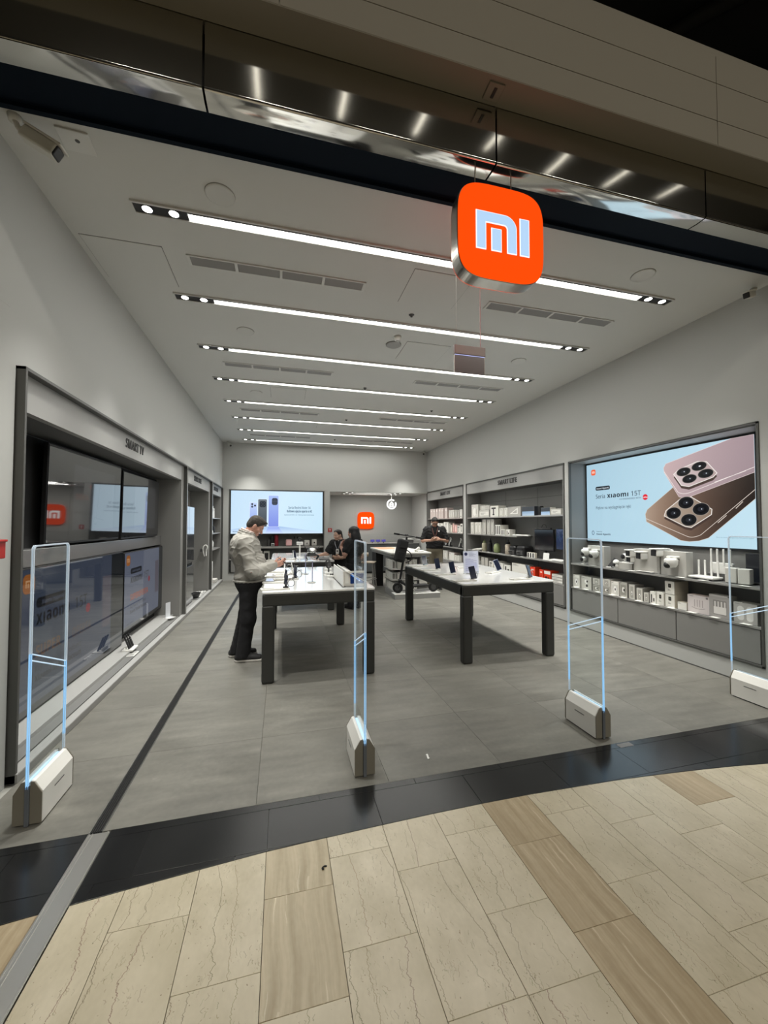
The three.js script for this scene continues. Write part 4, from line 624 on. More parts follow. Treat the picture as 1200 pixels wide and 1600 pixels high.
stand('grey upright stand board holding two white dome cameras', -5.2, -4.88, 0.3); stand('grey upright stand board holding white bullet cameras', -4.37, -3.99, 0.305, 0.14); stand('grey upright stand board holding a white dome camera on a bracket', -3.97, -3.645, 0.3, 0.11); stand('low grey display block with a small white camera on it', -4.7, -4.4, 0.09);
function domeCam(label, y, z, s, x = 4.66) { const t = thing('display_camera', label, 'camera', [x, y, z], RW, 'cameras on show'); t.scale.setScalar(s); part('arm', join(bar([0, 0.03, -0.06], [0, 0.03, 0.03], 0.018), at(rb(0.1, 0.02, 0.06, 0.006), 0, 0.045, 0)), M.white, t); part('body', at(lathe([[0, -0.05], [0.035, -0.045], [0.052, -0.015], [0.056, 0.02], [0.045, 0.035], [0, 0.04]], 28), 0, 0, 0.03), M.white, t); part('lens', at(new THREE.SphereGeometry(0.03, 20, 14), -0.01, -0.024, 0.064), M.black, t); return t; }
domeCam('white dome camera, left one on the grey stand board', SY + 0.2, -5.2, 1.15); domeCam('white dome camera, right one on the grey stand board', SY + 0.185, -5.02, 1.25); domeCam('large white dome camera on a bracket, beside the router', SY + 0.17, -3.79, 1.35);
function ballCam(label, y, z, s, x = 4.68) { const t = thing('display_camera', label, 'camera', [x, y, z], RW, 'cameras on show'); t.scale.setScalar(s); part('base', at(lathe([[0, 0], [0.04, 0], [0.042, 0.006], [0.016, 0.014], [0.012, 0.035], [0, 0.035]], 24), 0, 0, 0), M.white, t); part('head', at(new THREE.SphereGeometry(0.043, 24, 18), 0, 0.075, 0), M.white, t); part('lens', at(lathe([[0, 0.012], [0.03, 0.006], [0.032, 0], [0, 0]], 24), 0, 0, 0, PI / 2, 0, 0), M.black, t, [0, 0.077, 0.036]); return t; }
ballCam('round white camera with big black eye, leftmost under the big advert', SY, -5.28, 1.0, 4.66); ballCam('small round white camera standing on the low grey block', SY + 0.09, -4.575, 1.1, 4.74);
function panCam(label, y, z, s) { const t = thing('display_camera', label, 'camera', [4.67, y, z], RW, 'cameras on show'); t.scale.setScalar(s); part('base', at(lathe([[0, 0], [0.034, 0], [0.036, 0.05], [0.03, 0.055], [0, 0.055]], 24), 0, 0, 0), M.white, t); part('head', at(new THREE.SphereGeometry(0.042, 24, 18), 0, 0.085, 0), M.white, t); part('visor', at(rb(0.03, 0.05, 0.02, 0.006), 0, 0.05, 0.03), M.black, t); }
panCam('white pan camera with dark visor in front of the low grey block', SY, -4.66, 1.0);
function bulletCam(label, y, z, s, face, yaw = 0.35) { const t = thing('display_camera', label, 'camera', [4.68, y, z], RW + yaw, 'cameras on show'); t.scale.setScalar(s); part('body', at(rb(0.075, 0.07, 0.14, 0.012, 2), 0, 0, 0), M.white, t); part('hood', at(rb(0.085, 0.012, 0.16, 0.005), 0, 0.04, 0.01), M.white, t); part('face', at(rb(0.066, 0.06, 0.01, 0.008), 0, 0, 0.072), face ? M.black : M.greyDark, t); part('mount', at(join(bar([0, 0, -0.06], [0, 0.0, -0.1], 0.014), at(cyl(0.035, 0.035, 0.02), 0, 0, -0.105, PI / 2, 0, 0)), 0, 0, 0), M.white, t); return t; }
bulletCam('white bullet camera, upper left on the middle stand board', SY + 0.235, -4.38, 1.15, 1, -0.2); bulletCam('short black-faced camera under the upper left bullet camera', SY + 0.15, -4.39, 1.0, 1, -0.1); bulletCam('white bullet camera tilted left, right on the middle stand board', SY + 0.215, -4.2, 1.3, 1, -0.25); bulletCam('white bullet camera with square black face between two stand boards', SY + 0.27, -3.98, 1.3, 1, -0.2);
{ const t = thing('display_phone', 'dark phone leaning in a holder, left of the low grey block', 'phone', [4.68, SY, -4.78], RW); part('body', at(rb(0.075, 0.155, 0.009, 0.004), 0, 0.08, 0), M.black, t, [0, 0.005, 0.02], [-0.55, 0, -0.3]); part('holder', lim(-0.04, 0.04, 0, 0.012, -0.03, 0.04, 0.003), M.white, t); }
solo('information_card', 'flat white card lying on the shelf before the middle stand board', 'card', rb(0.22, 0.004, 0.1, 0.001), M.white, [4.66, SY + 0.014, -4.17], RW + 0.1);
function router(label, pos, n, s, up) { const t = thing('wifi_router', label, 'router', pos, RW); t.scale.setScalar(s); part('body', up ? at(rb(0.24, 0.13, 0.04, 0.01), 0, 0.065, 0) : at(rb(0.27, 0.026, 0.16, 0.012, 2), 0, 0.026, 0), M.white, t); for (let i = 0; i < n; i++) part('antenna', at(rb(0.02, 0.19, 0.012, 0.005), -0.1 + 0.2 * i / (n - 1), up ? 0.19 : 0.115, up ? 0.02 : -0.04), M.white, t); part('feet', join(lim(-0.11, -0.09, 0, 0.014, -0.05, 0.05), lim(0.09, 0.11, 0, 0.014, -0.05, 0.05)), M.grey, t); return t; }
router('white flat router with four upright antennas beside the stand board', [4.73, SY, -3.47], 4, 1.05, 0); { const b = router('white upright router with tall antennas, behind the flat router', [4.84, SY + 0.07, -3.37], 4, 1.0, 1); solo('display_stand', 'dark block carrying the upright router behind', 'stand', at(rb(0.26, 0.068, 0.09, 0.003), 0, 0.035, 0), M.greyDark, [4.84, SY, -3.37], RW); }
for (const [z, l] of [[-3.19, 'left one of two white mesh router cubes on the upper shelf'], [-3.065, 'right one of two white mesh router cubes on the upper shelf']]) { const t = thing('mesh_router', l, 'router', [4.73, SY, z], RW + 0.25); part('body', at(rb(0.1, 0.16, 0.1, 0.008, 2), 0, 0.086, 0), M.offwhite, t); part('foot', lim(-0.04, 0.04, 0, 0.008, -0.04, 0.04), M.grey, t); }
{ const t = thing('tablet_display', 'dark glossy display panel standing behind the white router cubes', 'screen', [4.87, SY, -3.03], RW); part('panel', at(rb(0.24, 0.3, 0.012, 0.004), 0, 0.17, 0), mat([0.012, 0.014, 0.02], 0.08), t); part('foot', lim(-0.08, 0.08, 0, 0.022, -0.05, 0.05, 0.004), M.black, t); }

// --- middle SMART LIFE bay ---
rowR(1.78, `middle bay's top shelf`, `cartons on the middle bay's top shelf`, [[-9.05, -8.7, 0.32, 'kettle', 'white', 0.26], [-8.66, -8.18, 0.17, 'flatGrey', 'grey', 0.26], [-8.6, -8.16, 0.11, 'rows', 'grey', 0.24, 0.171], [-8.14, -7.78, 0.25, 'drill', 'white', 0.2], [-7.75, -7.59, 0.19, 'slim', 'white', 0.16], [-7.58, -7.41, 0.19, 'slim', 'white', 0.16], [-7.39, -6.94, 0.2, 'angle', 'grey', 0.12], [-6.9, -6.5, 0.18, 'blue', 'blue', 0.12], [-6.31, -6.05, 0.14, 'blue', 'white', 0.12], [-6.03, -5.76, 0.11, 'flatGrey', 'white', 0.14]]);
{ const t = thing('speaker_tower', 'black upright speaker with foot, right part of middle bay top shelf', 'speaker', [4.72, 1.78, -6.42], RW); part('body', at(rb(0.085, 0.17, 0.085, 0.02, 2), 0, 0.095, 0), M.black, t); part('foot', at(cyl(0.05, 0.055, 0.012), 0, 0.006, 0), M.greyDark, t); }
rowR(1.375, `middle bay's second shelf`, `cartons on the middle bay's second shelf`, [[-9.1, -8.93, 0.29, 'slim', 'white'], [-8.89, -8.72, 0.29, 'slim', 'white'], [-8.71, -8.55, 0.29, 'slim', 'white'], [-8.51, -8.33, 0.355, 'tallGrey', 'grey'], [-8.29, -8.13, 0.355, 'tallGrey', 'grey'], [-8.12, -7.97, 0.355, 'tallGrey', 'grey'], [-7.93, -7.7, 0.225, 'slots', 'white'], [-7.69, -7.52, 0.13, 'slots', 'white', 0.14], [-7.48, -7.34, 0.13, 'watch', 'white', 0.14]]);
solo('light_bar', 'slim white lamp bar on the end of the second shelf, middle bay', 'lamp', at(rb(0.56, 0.03, 0.06, 0.008), 0, 0.015, 0), M.white, [4.72, 1.376, -7.05], RW);
{ const t = thing('grooming_set', 'pale flat appliances in a fan, left end of the third shelf', 'appliance', [4.74, 0.97, -8.83], RW); for (let i = 0; i < 3; i++) part('wedge', at(rb(0.13, 0.03, 0.2, 0.008), -0.14 + i * 0.14, 0.02 + i * 0.014, 0, 0.12, 0.3, 0), M.offwhite, t); }
function bottle(label, z, h, r, m, cap, top) { const t = thing('thermos_bottle', label, 'bottle', [4.72, 0.97, z], RW); part('body', lathe([[0, 0], [r, 0], [r, h * 0.7], [r * 0.7, h * 0.8], [0, h * 0.8]], 24), m, t); part('cap', at(cyl(r * 0.55, r * 0.62, h * 0.2, 20), 0, h * 0.89, 0), cap, t); if (top) part('spout', at(rb(0.02, 0.05, 0.02, 0.005), 0, h + 0.02, 0), cap, t); return t; }
bottle('cream bottle with a dark spout on the third shelf, middle bay', -8.55, 0.25, 0.06, mat([0.5, 0.47, 0.34], 0.5), M.green, 1); bottle('slim black bottle beside the cream bottle', -8.28, 0.27, 0.045, M.black, M.black, 1); bottle('light beige bottle with black top, beside the dark fryers', -7.53, 0.27, 0.065, mat([0.6, 0.52, 0.42], 0.5), M.black, 1);
{ const t = thing('humidifier', `rounded olive green humidifier on the middle bay's third shelf`, 'humidifier', [4.72, 0.97, -7.98], RW); part('body', lathe([[0, 0], [0.06, 0], [0.075, 0.03], [0.078, 0.12], [0.06, 0.19], [0.02, 0.215], [0, 0.216]], 28), M.green, t); part('nozzle', at(cyl(0.012, 0.016, 0.02, 16), 0, 0.222, 0), M.greyDark, t); }
for (const [z, w, h, l] of [[-7.28, 0.22, 0.2, `black air fryer, left one on the middle bay's third shelf`], [-7.0, 0.26, 0.21, `black air fryer, right one on the middle bay's third shelf`]]) { const t = thing('air_fryer', l, 'appliance', [4.77, 0.97, z], RW); part('body', at(rb(w, h, 0.26, 0.05, 3), 0, h / 2, 0), M.black, t); part('basket_handle', at(rb(0.04, 0.035, 0.1, 0.01), 0, h * 0.4, 0.15), M.greyDark, t); part('basket_front', at(rb(w * 0.8, h * 0.42, 0.012, 0.004), 0, h * 0.35, 0.127), M.greyDark, t); }
function monitor(label, z, w, h, y, m, x) { const t = thing('monitor', label, 'monitor', [x, 0.97, z], RW); part('housing', at(rb(w, h, 0.03, 0.006), 0, y + h / 2, 0), M.black, t); part('display', pictureSlab(w - 0.02, h - 0.02, 0.003), m, t, [0, y + h / 2, 0.0165]); part('stand', join(bar([0, 0.01, -0.04], [0, y + h * 0.4, -0.03], 0.016), lim(-0.12, 0.12, 0, 0.012, -0.1, 0.08, 0.003)), M.black, t); return t; }
monitor(`dark glossy square monitor on the middle bay's third shelf`, -6.43, 0.56, 0.4, 0.15, mat([0.012, 0.012, 0.016], 0.1), 4.8);
const aurora = canvas(256, 192, (x) => { x.fillStyle = '#2a3a5c'; x.fillRect(0, 0, 256, 192); for (let i = 0; i < 70; i++) { x.fillStyle = `rgba(${120 + rnd() * 90},${140 + rnd() * 80},${190 + rnd() * 50},${rnd() * 0.35})`; x.beginPath(); x.ellipse(rnd() * 256, rnd() * 192, 4 + rnd() * 26, 2 + rnd() * 9, rnd() * 3, 0, 7); x.fill(); } x.fillStyle = '#c9c6d8'; x.fillRect(200, 70, 22, 60); });
monitor('monitor showing a blue cloudy picture, right end of the third shelf', -5.93, 0.36, 0.38, 0.19, screenMat(aurora, 0.35), 4.82);
solo('light_bar', 'dark lamp bar clipped over the square monitor', 'lamp', join(at(rb(0.4, 0.028, 0.05, 0.008), 0, 0.014, 0), at(new THREE.TorusGeometry(0.07, 0.006, 8, 20, PI), 0, 0.02, 0)), M.greyDark, [4.79, 1.522, -6.42], RW);
carton('pair of small cream cartons before the square monitor', 0.24, 0.1, 0.05, 'slots', 'cream', [4.66, 0.972, -6.62], RW); 
solo('sign_card', 'white upright price sign at the front of the third shelf', 'sign', join(at(rb(0.16, 0.12, 0.005, 0.001), 0, 0.062, 0, -0.15, 0, 0), lim(-0.06, 0.06, 0, 0.004, -0.04, 0.02)), M.white, [4.66, 0.972, -6.2], RW); solo('keyboard', 'white flat keyboard at the right end of the third shelf', 'keyboard', at(rb(0.34, 0.02, 0.12, 0.004), 0, 0.012, 0, 0.06, 0, 0), M.white, [4.7, 0.974, -5.93], RW);
priceCards(0.971, 4.63, [-8.7, -8.2, -7.7, -7.2, -6.9, -6.05], `middle bay's third shelf edge`);
rowR(0.597, `middle bay's bottom shelf`, `cartons on the middle bay's bottom shelf`, [[-9.1, -8.9, 0.24, 'tallGrey', 'grey'], [-8.86, -8.66, 0.24, 'tallGrey', 'grey'], [-8.57, -8.42, 0.235, 'tallGrey', 'grey'], [-8.4, -8.25, 0.235, 'tallGrey', 'grey'], [-8.2, -8.02, 0.17, 'drill', 'white'], [-7.99, -7.76, 0.19, 'bulb', 'white'], [-7.74, -7.6, 0.17, 'plain', 'white'], [-7.58, -7.32, 0.155, 'watch', 'grey'], [-7.27, -6.68, 0.225, 'plain', 'grey', 0.1], [-6.65, -6.5, 0.205, 'orange', 'orange', 0.14], [-6.38, -6.26, 0.185, 'orange', 'orange', 0.14], [-6.24, -6.06, 0.18, 'orangeWhite', 'orange', 0.18]]);
for (let k = 0; k < 3; k++) carton(`flat grey carton right of the orange ones, ${['bottom', 'middle', 'top'][k]} of three`, 0.28, 0.048, 0.2, 'flatGrey', 'grey', [4.75, 0.597 + k * 0.049, -5.9], RW, 'flat cartons at the right end of the bottom shelf');
// --- far SMART LIFE bay ---
rowR(1.78, `far bay's top shelf`, `cartons on the far bay's top shelf`, [[-11.9, -11.69, 0.31, 'slimPink', 'pink'], [-11.68, -11.47, 0.31, 'slimPink', 'pink'], [-11.44, -11.26, 0.31, 'slimPink', 'pink'], [-11.22, -11.03, 0.315, 'slimPink', 'pink'], [-11.02, -10.83, 0.31, 'slimPink', 'pink'], [-10.74, -10.56, 0.31, 'slimPink', 'pink'], [-10.45, -10.34, 0.23, 'slim', 'white'], [-10.33, -10.21, 0.225, 'slim', 'white'], [-10.2, -10.07, 0.23, 'slim', 'white'], [-10.04, -9.9, 0.22, 'tallGrey', 'grey'], [-9.89, -9.77, 0.22, 'tallGrey', 'grey'], [-9.74, -9.59, 0.23, 'vacuum', 'white']]);
rowR(1.375, `far bay's second shelf`, `cartons on the far bay's second shelf`, [[-11.85, -11.55, 0.27, 'plain', 'white'], [-11.5, -11.15, 0.27, 'vacuum', 'white'], [-11.12, -10.85, 0.26, 'plain', 'white'], [-10.82, -10.47, 0.3, 'vacuum', 'white'], [-10.44, -10.34, 0.25, 'tallGrey', 'grey'], [-10.33, -10.22, 0.22, 'beige', 'cream'], [-10.2, -10.1, 0.26, 'pink', 'pink'], [-10.08, -9.9, 0.22, 'pink', 'pink'], [-9.88, -9.72, 0.2, 'drill', 'white'], [-9.71, -9.53, 0.25, 'drill', 'white']]);
function vacuumStand(label, z) { const t = thing('handheld_vacuum', label, 'vacuum', [4.72, 0.97, z], RW); part('base', at(rb(0.1, 0.03, 0.1, 0.01), 0, 0.015, 0), M.black, t); part('body', join(bar([-0.07, 0.03, 0], [0.06, 0.22, 0], 0.026, 14), bar([0.06, 0.22, 0], [0.01, 0.25, 0], 0.016)), M.white, t); part('grip', join(bar([-0.02, 0.03, 0], [0.02, 0.13, 0.0], 0.02)), M.greyDark, t); return t; }
const vs = vacuumStand('slanted white handheld vacuum, first from the left in the far bay', -11.0); [[-10.75, 'second'], [-10.52, 'third'], [-9.86, 'fourth'], [-9.62, 'fifth']].forEach(([z, n]) => copyOf(vs, [4.72, 0.97, z], RW, `slanted white handheld vacuum, ${n} from the left in the far bay`));
rowR(0.597, `far bay's bottom shelf`, `cartons on the far bay's bottom shelf`, [[-10.87, -10.56, 0.25, 'slim', 'white'], [-10.44, -10.1, 0.22, 'plain', 'pink'], [-10.09, -9.93, 0.16, 'slim', 'white'], [-9.92, -9.77, 0.16, 'slim', 'white'], [-9.75, -9.63, 0.17, 'tallGrey', 'grey']]);
// ---------- left bays ----------
{ // remotes leaning on a white block, price sheet in front
  solo('remote_stand', 'low white stand holding three black remotes before the lower televisions', 'stand', join(lim(-0.1, 0.1, 0, 0.016, -0.06, 0.06, 0.003), at(rb(0.16, 0.04, 0.02, 0.003), 0, 0.03, -0.03)), M.white, [-1.775, 0.1, -5.47], LW);
  [['left', 0.06], ['middle', 0.0], ['right', -0.06]].forEach(([n, dx], i) => { const t = thing('remote_control', `black remote control, ${n} one of three in the white stand`, 'remote', [-1.775 + 0.012, 0.125, -5.47 + dx], LW, 'remotes before the televisions'); part('body', at(rb(0.036, 0.17, 0.016, 0.006, 2), 0, 0.08, 0), M.black, t, null, [-0.35, 0, 0]); part('buttons', at(join(at(cyl(0.011, 0.011, 0.004, 14), 0, 0.125, 0.009, PI / 2, 0, 0), at(rb(0.02, 0.006, 0.004, 0.001), 0, 0.09, 0.009)), 0, 0, 0), M.grey, t, null, [-0.35, 0, 0]); });
  const t = thing('price_sheet', 'white framed price sheet lying on the plinth beside the remotes', 'card', [-1.715, 0.069, -5.36], LW); part('sheet', lim(-0.09, 0.09, 0, 0.005, -0.045, 0.045), M.white, t); for (const x of [-0.042, 0.042]) part('print', lim(x - 0.032, x + 0.032, 0.005, 0.0056, -0.034, 0.034), M.grey, t);
  const c = thing('sign_holder', 'clear upright card holder with white base at the television bay end', 'sign', [-1.76, 0.1, -7.12], LW - 0.5); part('base', lim(-0.07, 0.07, 0, 0.006, -0.05, 0.07, 0.002), M.white, c); part('card', at(rb(0.1, 0.24, 0.004, 0.001), 0, 0.125, -0.02), mat([0.6, 0.62, 0.66], 0.3), c);
}
{ const t = thing('fridge', 'tall dark glossy fridge with freezer drawer in the left bay', 'fridge', [-1.87, 0.06, -8.32], LW), m = phy([0.05, 0.053, 0.058], 0.12, { clearcoat: 1, clearcoatRoughness: 0.04 }); part('cabinet', lim(-0.45, 0.45, 0, 1.9, -0.15, 0.1, 0.006), M.greyDark, t); part('door', lim(-0.45, 0.0, 0.8, 1.9, 0.105, 0.145, 0.006), m, t); part('door', lim(0.004, 0.45, 0.8, 1.9, 0.105, 0.145, 0.006), m, t); part('freezer_drawer', lim(-0.45, 0.45, 0.02, 0.74, 0.105, 0.145, 0.006), m, t); part('grip_recess', lim(-0.44, 0.44, 0.745, 0.795, 0.1, 0.115), M.black, t); }
{ const t = thing('pebble_tray', 'flat tray of pale spotted pebbles on the floor of the fridge bay', 'tray', [-1.83, 0.06, -9.4], LW); part('tray', lim(-0.5, 0.5, 0, 0.012, -0.18, 0.17, 0.003), M.grey, t); const gs = []; for (let i = 0; i < 60; i++) { const g = new THREE.SphereGeometry(0.018, 8, 6); g.scale(1.3, 0.5, 1); gs.push(at(g, rr(-0.47, 0.47), 0.017, rr(-0.16, 0.15))); } const p = part('pebbles', join(gs), M.white, t); p.userData.kind = 'stuff'; }
{ const t = thing('pet_bowl', 'round black bowl standing on the pebble tray', 'bowl', [-1.8, 0.073, -9.03], LW); part('bowl', lathe([[0, 0], [0.12, 0], [0.17, 0.1], [0.16, 0.1], [0.115, 0.015], [0, 0.015]], 30), M.black, t); }
{ const t = thing('robot_cleaner', 'black upright device beside the fridge on the pebble tray', 'appliance', [-1.92, 0.073, -8.85], LW); part('body', at(rb(0.1, 0.5, 0.12, 0.02, 2), 0, 0.25, 0), M.black, t); part('foot', at(rb(0.14, 0.03, 0.16, 0.01), 0, 0.015, 0), M.greyDark, t); }
{ const t = thing('hand_showerhead', 'curved white hose fitting hanging on the side of the fridge bay', 'fitting', [-1.76, 0.92, -9.9], LW); part('hook', tube([[0, 0.1, 0], [0, 0.18, 0.02], [0, 0.21, 0.07], [0, 0.16, 0.1], [0, 0.1, 0.08]], 0.014, 20, 8), M.white, t); part('tail', join(bar([0, 0.1, 0.0], [0.03, -0.05, 0.03], 0.012), bar([0, 0.1, 0.08], [-0.05, -0.04, 0.08], 0.01)), M.white, t); part('wall_plate', lim(-0.03, 0.03, 0.06, 0.12, -0.05, 0), M.greyDark, t); }
carton('white carton under another, top shelf of the narrow left bay', 0.5, 0.2, 0.24, 'kettle', 'white', [-1.83, 1.775, -10.85], LW); carton('flat white carton, uppermost on the top shelf of the narrow left bay', 0.44, 0.11, 0.22, 'flatGrey', 'white', [-1.83, 1.976, -10.83], LW); carton('tall white carton, right end of the top shelf of the narrow left bay', 0.16, 0.26, 0.16, 'slim', 'white', [-1.82, 1.775, -11.3], LW);
{ const t = thing('coffee_maker', 'black coffee machine on the middle shelf of the narrow left bay', 'appliance', [-1.84, 1.385, -10.95], LW); part('body', at(rb(0.2, 0.24, 0.16, 0.02), 0, 0.12, -0.04), M.black, t); part('tray', at(rb(0.2, 0.03, 0.28, 0.01), 0, 0.015, 0), M.greyDark, t); }
{ const t = thing('kettle', 'small black kettle with loop handle on the middle shelf, narrow left bay', 'kettle', [-1.8, 1.385, -11.4], LW); part('body', lathe([[0, 0], [0.075, 0], [0.06, 0.16], [0.03, 0.19], [0, 0.19]], 24), M.black, t); part('handle', tube([[0.05, 0.16, 0], [0.12, 0.17, 0], [0.13, 0.08, 0], [0.075, 0.04, 0]], 0.01, 16, 8), M.black, t); }
carton('small white carton on the middle shelf of the narrow left bay', 0.18, 0.07, 0.1, 'plain', 'white', [-1.74, 1.385, -10.75], LW);
{ const t = thing('air_purifier', 'tilted white appliance on the lower shelf of the narrow left bay', 'appliance', [-1.81, 0.975, -10.95], LW); part('body', at(rb(0.34, 0.18, 0.2, 0.03, 2), 0, 0.14, 0, 0, 0, -0.3), M.white, t); part('wedge', at(rb(0.3, 0.06, 0.18, 0.01), 0, 0.03, 0), M.offwhite, t); }
{ const t = thing('air_purifier', 'tall white air purifier standing at the bottom of the narrow left bay', 'appliance', [-1.83, 0.06, -10.8], LW); part('body', at(rb(0.34, 0.6, 0.26, 0.03, 2), 0, 0.31, 0), M.white, t); part('grille', at(rb(0.24, 0.3, 0.01, 0.004), 0, 0.22, 0.128), M.offwhite, t); part('foot', lim(-0.14, 0.14, 0, 0.012, -0.1, 0.1), M.grey, t); }
carton('flat white carton at the far bottom of the narrow left bay', 0.4, 0.08, 0.24, 'flatGrey', 'white', [-1.8, 0.06, -11.45], LW);
// red alarm box on the wall, cut by the picture edge
{ const t = thing('fire_alarm_box', 'red fire alarm box with grey cable, cut by the left picture edge', 'alarm', [-1.648, 1.47, -2.78], LW); part('box', lim(-0.02, 0.1, -0.05, 0.06, 0, 0.04, 0.006), M.red, t); part('cover', lim(-0.025, 0.1, 0.05, 0.064, 0, 0.05, 0.004), M.red, t); part('cable', tube([[0.01, -0.05, 0.02], [-0.005, -0.12, 0.02], [0.004, -0.17, 0.012], [0.01, -0.22, 0.01]], 0.005, 16, 6), M.grey, t); part('tag', at(rb(0.02, 0.012, 0.012, 0.002), -0.04, 0.062, 0.05), M.white, t); }
// ---------- back bay goods ----------
const BZ = ZB - 0.14, BY = 0.956;
function canister(label, x, h, r, m, y = BY) { const t = thing('speaker_cylinder', label, 'speaker', [x, y, BZ]); part('body', lathe([[0, 0], [r, 0], [r, h * 0.94], [r * 0.9, h], [0, h]], 24), m, t); part('base_ring', at(cyl(r * 1.03, r * 1.03, 0.012, 24), 0, 0.006, 0), M.greyDark, t); }
canister('tall dark cylinder speaker, left of the red one on the back shelf', -0.27, 0.3, 0.055, M.black); canister('shorter dark cylinder speaker, leftmost on the back shelf', -0.36, 0.2, 0.05, M.greyDark); canister('tall dark red cylinder speaker on the back shelf', -0.14, 0.34, 0.058, mat([0.28, 0.015, 0.03], 0.45)); 
{ const t = thing('small_speaker', 'small grey cube speaker before the red cylinder on the back shelf', 'speaker', [-0.24, BY, BZ + 0.11]); part('body', at(rb(0.1, 0.09, 0.08, 0.015, 2), 0, 0.045, 0), M.grey, t); part('grille', at(cyl(0.03, 0.03, 0.006, 20), 0, 0.048, 0.041, PI / 2, 0, 0), M.greyDark, t); }
{ const t = thing('small_speaker', 'dark low device at the left end of the back shelf', 'speaker', [-0.72, BY, BZ]); part('body', at(rb(0.3, 0.09, 0.14, 0.03, 2), 0, 0.045, 0), M.greyDark, t); part('screen', at(rb(0.2, 0.06, 0.01, 0.003), 0, 0.06, 0.068), M.grey, t); }
{ const t = thing('pink_speaker', 'pale pink rounded box speaker on the back shelf', 'speaker', [0.22, BY, BZ]); part('body', at(rb(0.18, 0.2, 0.13, 0.04, 3), 0, 0.1, 0), mat([0.9, 0.52, 0.52], 0.5), t); part('dial', at(cyl(0.05, 0.05, 0.006, 28), 0, 0.105, 0.064, PI / 2, 0, 0), M.pink, t); }
{ const t = thing('desk_fan', 'black ring lamp on a white pedestal at the middle of the rear table', 'lamp', [0.37, 0.93, -8.32]); part('base', lathe([[0, 0], [0.09, 0], [0.09, 0.012], [0.02, 0.018], [0, 0.018]], 24), M.white, t); part('pole', bar([0, 0.015, 0], [0, 0.26, 0], 0.016), M.white, t); part('platform', at(rb(0.13, 0.06, 0.09, 0.006), 0, 0.29, 0), M.white, t); part('ring', at(new THREE.TorusGeometry(0.03, 0.016, 12, 24), 0, 0.37, 0), M.black, t); }
for (const [x, w, h, l] of [[0.75, 0.16, 0.17, 'white square appliance, left of two on the right of the back shelf'], [0.97, 0.15, 0.2, 'white rounded appliance, rightmost on the back shelf']]) { const t = thing('kitchen_appliance', l, 'appliance', [x, BY, BZ]); part('body', at(rb(w, h, 0.15, 0.025, 2), 0, h / 2, 0), M.offwhite, t); part('knob', at(cyl(0.02, 0.024, 0.02, 18), 0, h * 0.5, 0.084, PI / 2, 0, 0), M.chrome, t); }
{ const t = thing('wall_hanger', 'two small dark hooks above the ring lamp on the back wall', 'hook', [0.44, 1.2, ZB - 0.36]); for (const x of [-0.05, 0.04]) part('hook', at(rb(0.03, 0.07, 0.08, 0.008), x, 0, 0.04), M.black, t); }
for (const [x, l] of [[-0.62, 'left white tower speaker under the back shelf'], [-0.42, 'right white tower speaker under the back shelf']]) { const t = thing('tower_speaker', l, 'speaker', [x, 0.25, ZB - 0.2]); part('body', at(rb(0.17, 0.56, 0.16, 0.02, 2), 0, 0.285, 0), M.offwhite, t); part('grille', at(rb(0.1, 0.42, 0.008, 0.003), 0, 0.3, 0.08), M.black, t); part('foot', lim(-0.06, 0.06, 0, 0.008, -0.06, 0.06), M.black, t); }
{ const t = thing('suitcase', 'dark upright case beside the low door of the back bay', 'suitcase', [-1.12, 0.6, ZB - 0.2]); part('shell', at(rb(0.3, 0.28, 0.16, 0.03, 2), 0, 0.145, 0), M.greyDark, t); part('handle', tube([[-0.06, 0.28, 0], [-0.05, 0.32, 0], [0.05, 0.32, 0], [0.06, 0.28, 0]], 0.008, 14, 8), M.black, t); }
{ const t = thing('fire_sign', 'small red square safety sign on the rear wall post', 'sign', [1.475 - 0.04, 1.43, ZB + 0.004]); part('plate', lim(-0.06, 0.06, -0.06, 0.06, -0.002, 0.002), M.red, t); part('symbol', join(lim(-0.03, 0.03, 0.02, 0.032, 0.002, 0.003), lim(-0.008, 0.008, -0.04, 0.02, 0.002, 0.003)), M.white, t); }
// ---------- things on the tables ----------
const TY = 0.931;
function phoneShow(label, x, z, turn, o = {}) { // plate, post, tethered handset, coiled cord
  const t = thing('phone_display', label, 'phone', [x, o.y ?? TY, z], turn, o.group);
  part('plate', at(rb(0.3, 0.014, 0.1, 0.003), -0.06, 0.007, 0), M.offwhite, t); part('plate_print', lim(-0.19, -0.07, 0.0142, 0.0148, -0.03, 0.03), M.grey, t); 
  part('post', join(at(cyl(0.028, 0.032, 0.014, 20), 0.05, 0.02, 0), bar([0.05, 0.02, 0], [0.05, 0.085, -0.005], 0.012)), o.dark ? M.black : M.white, t);
  const b = part('handset', at(rb(0.074, 0.158, 0.009, 0.004, 2), 0, 0, 0), o.m ?? M.black, t, [0.05, 0.1, 0.012], [-0.45, o.yaw ?? 0, o.roll ?? 0]); b.scale.setScalar(o.k ?? 1); part('handset_screen', at(rb(0.068, 0.15, 0.002, 0.0008), 0, 0, 0.005), o.lit ? glow(0.25, 0.35, 0.55, 0.8) : mat([0.015, 0.02, 0.04], 0.1), b);
  const pts = []; for (let i = 0; i <= 20; i++) { const a = i / 20 * 2.1 * PI; pts.push([0.09 + 0.045 * Math.sin(a) + i * 0.002, 0.062 + 0.045 * Math.cos(a), -0.03 + i * 0.001]); } part('cord', tube(pts, 0.0032, 40, 6), o.dark ? M.black : M.grey, t); return t;
}
const GL = 'tethered phones along the left edge of the left table', GR = 'tethered phones along the left edge of the right table';
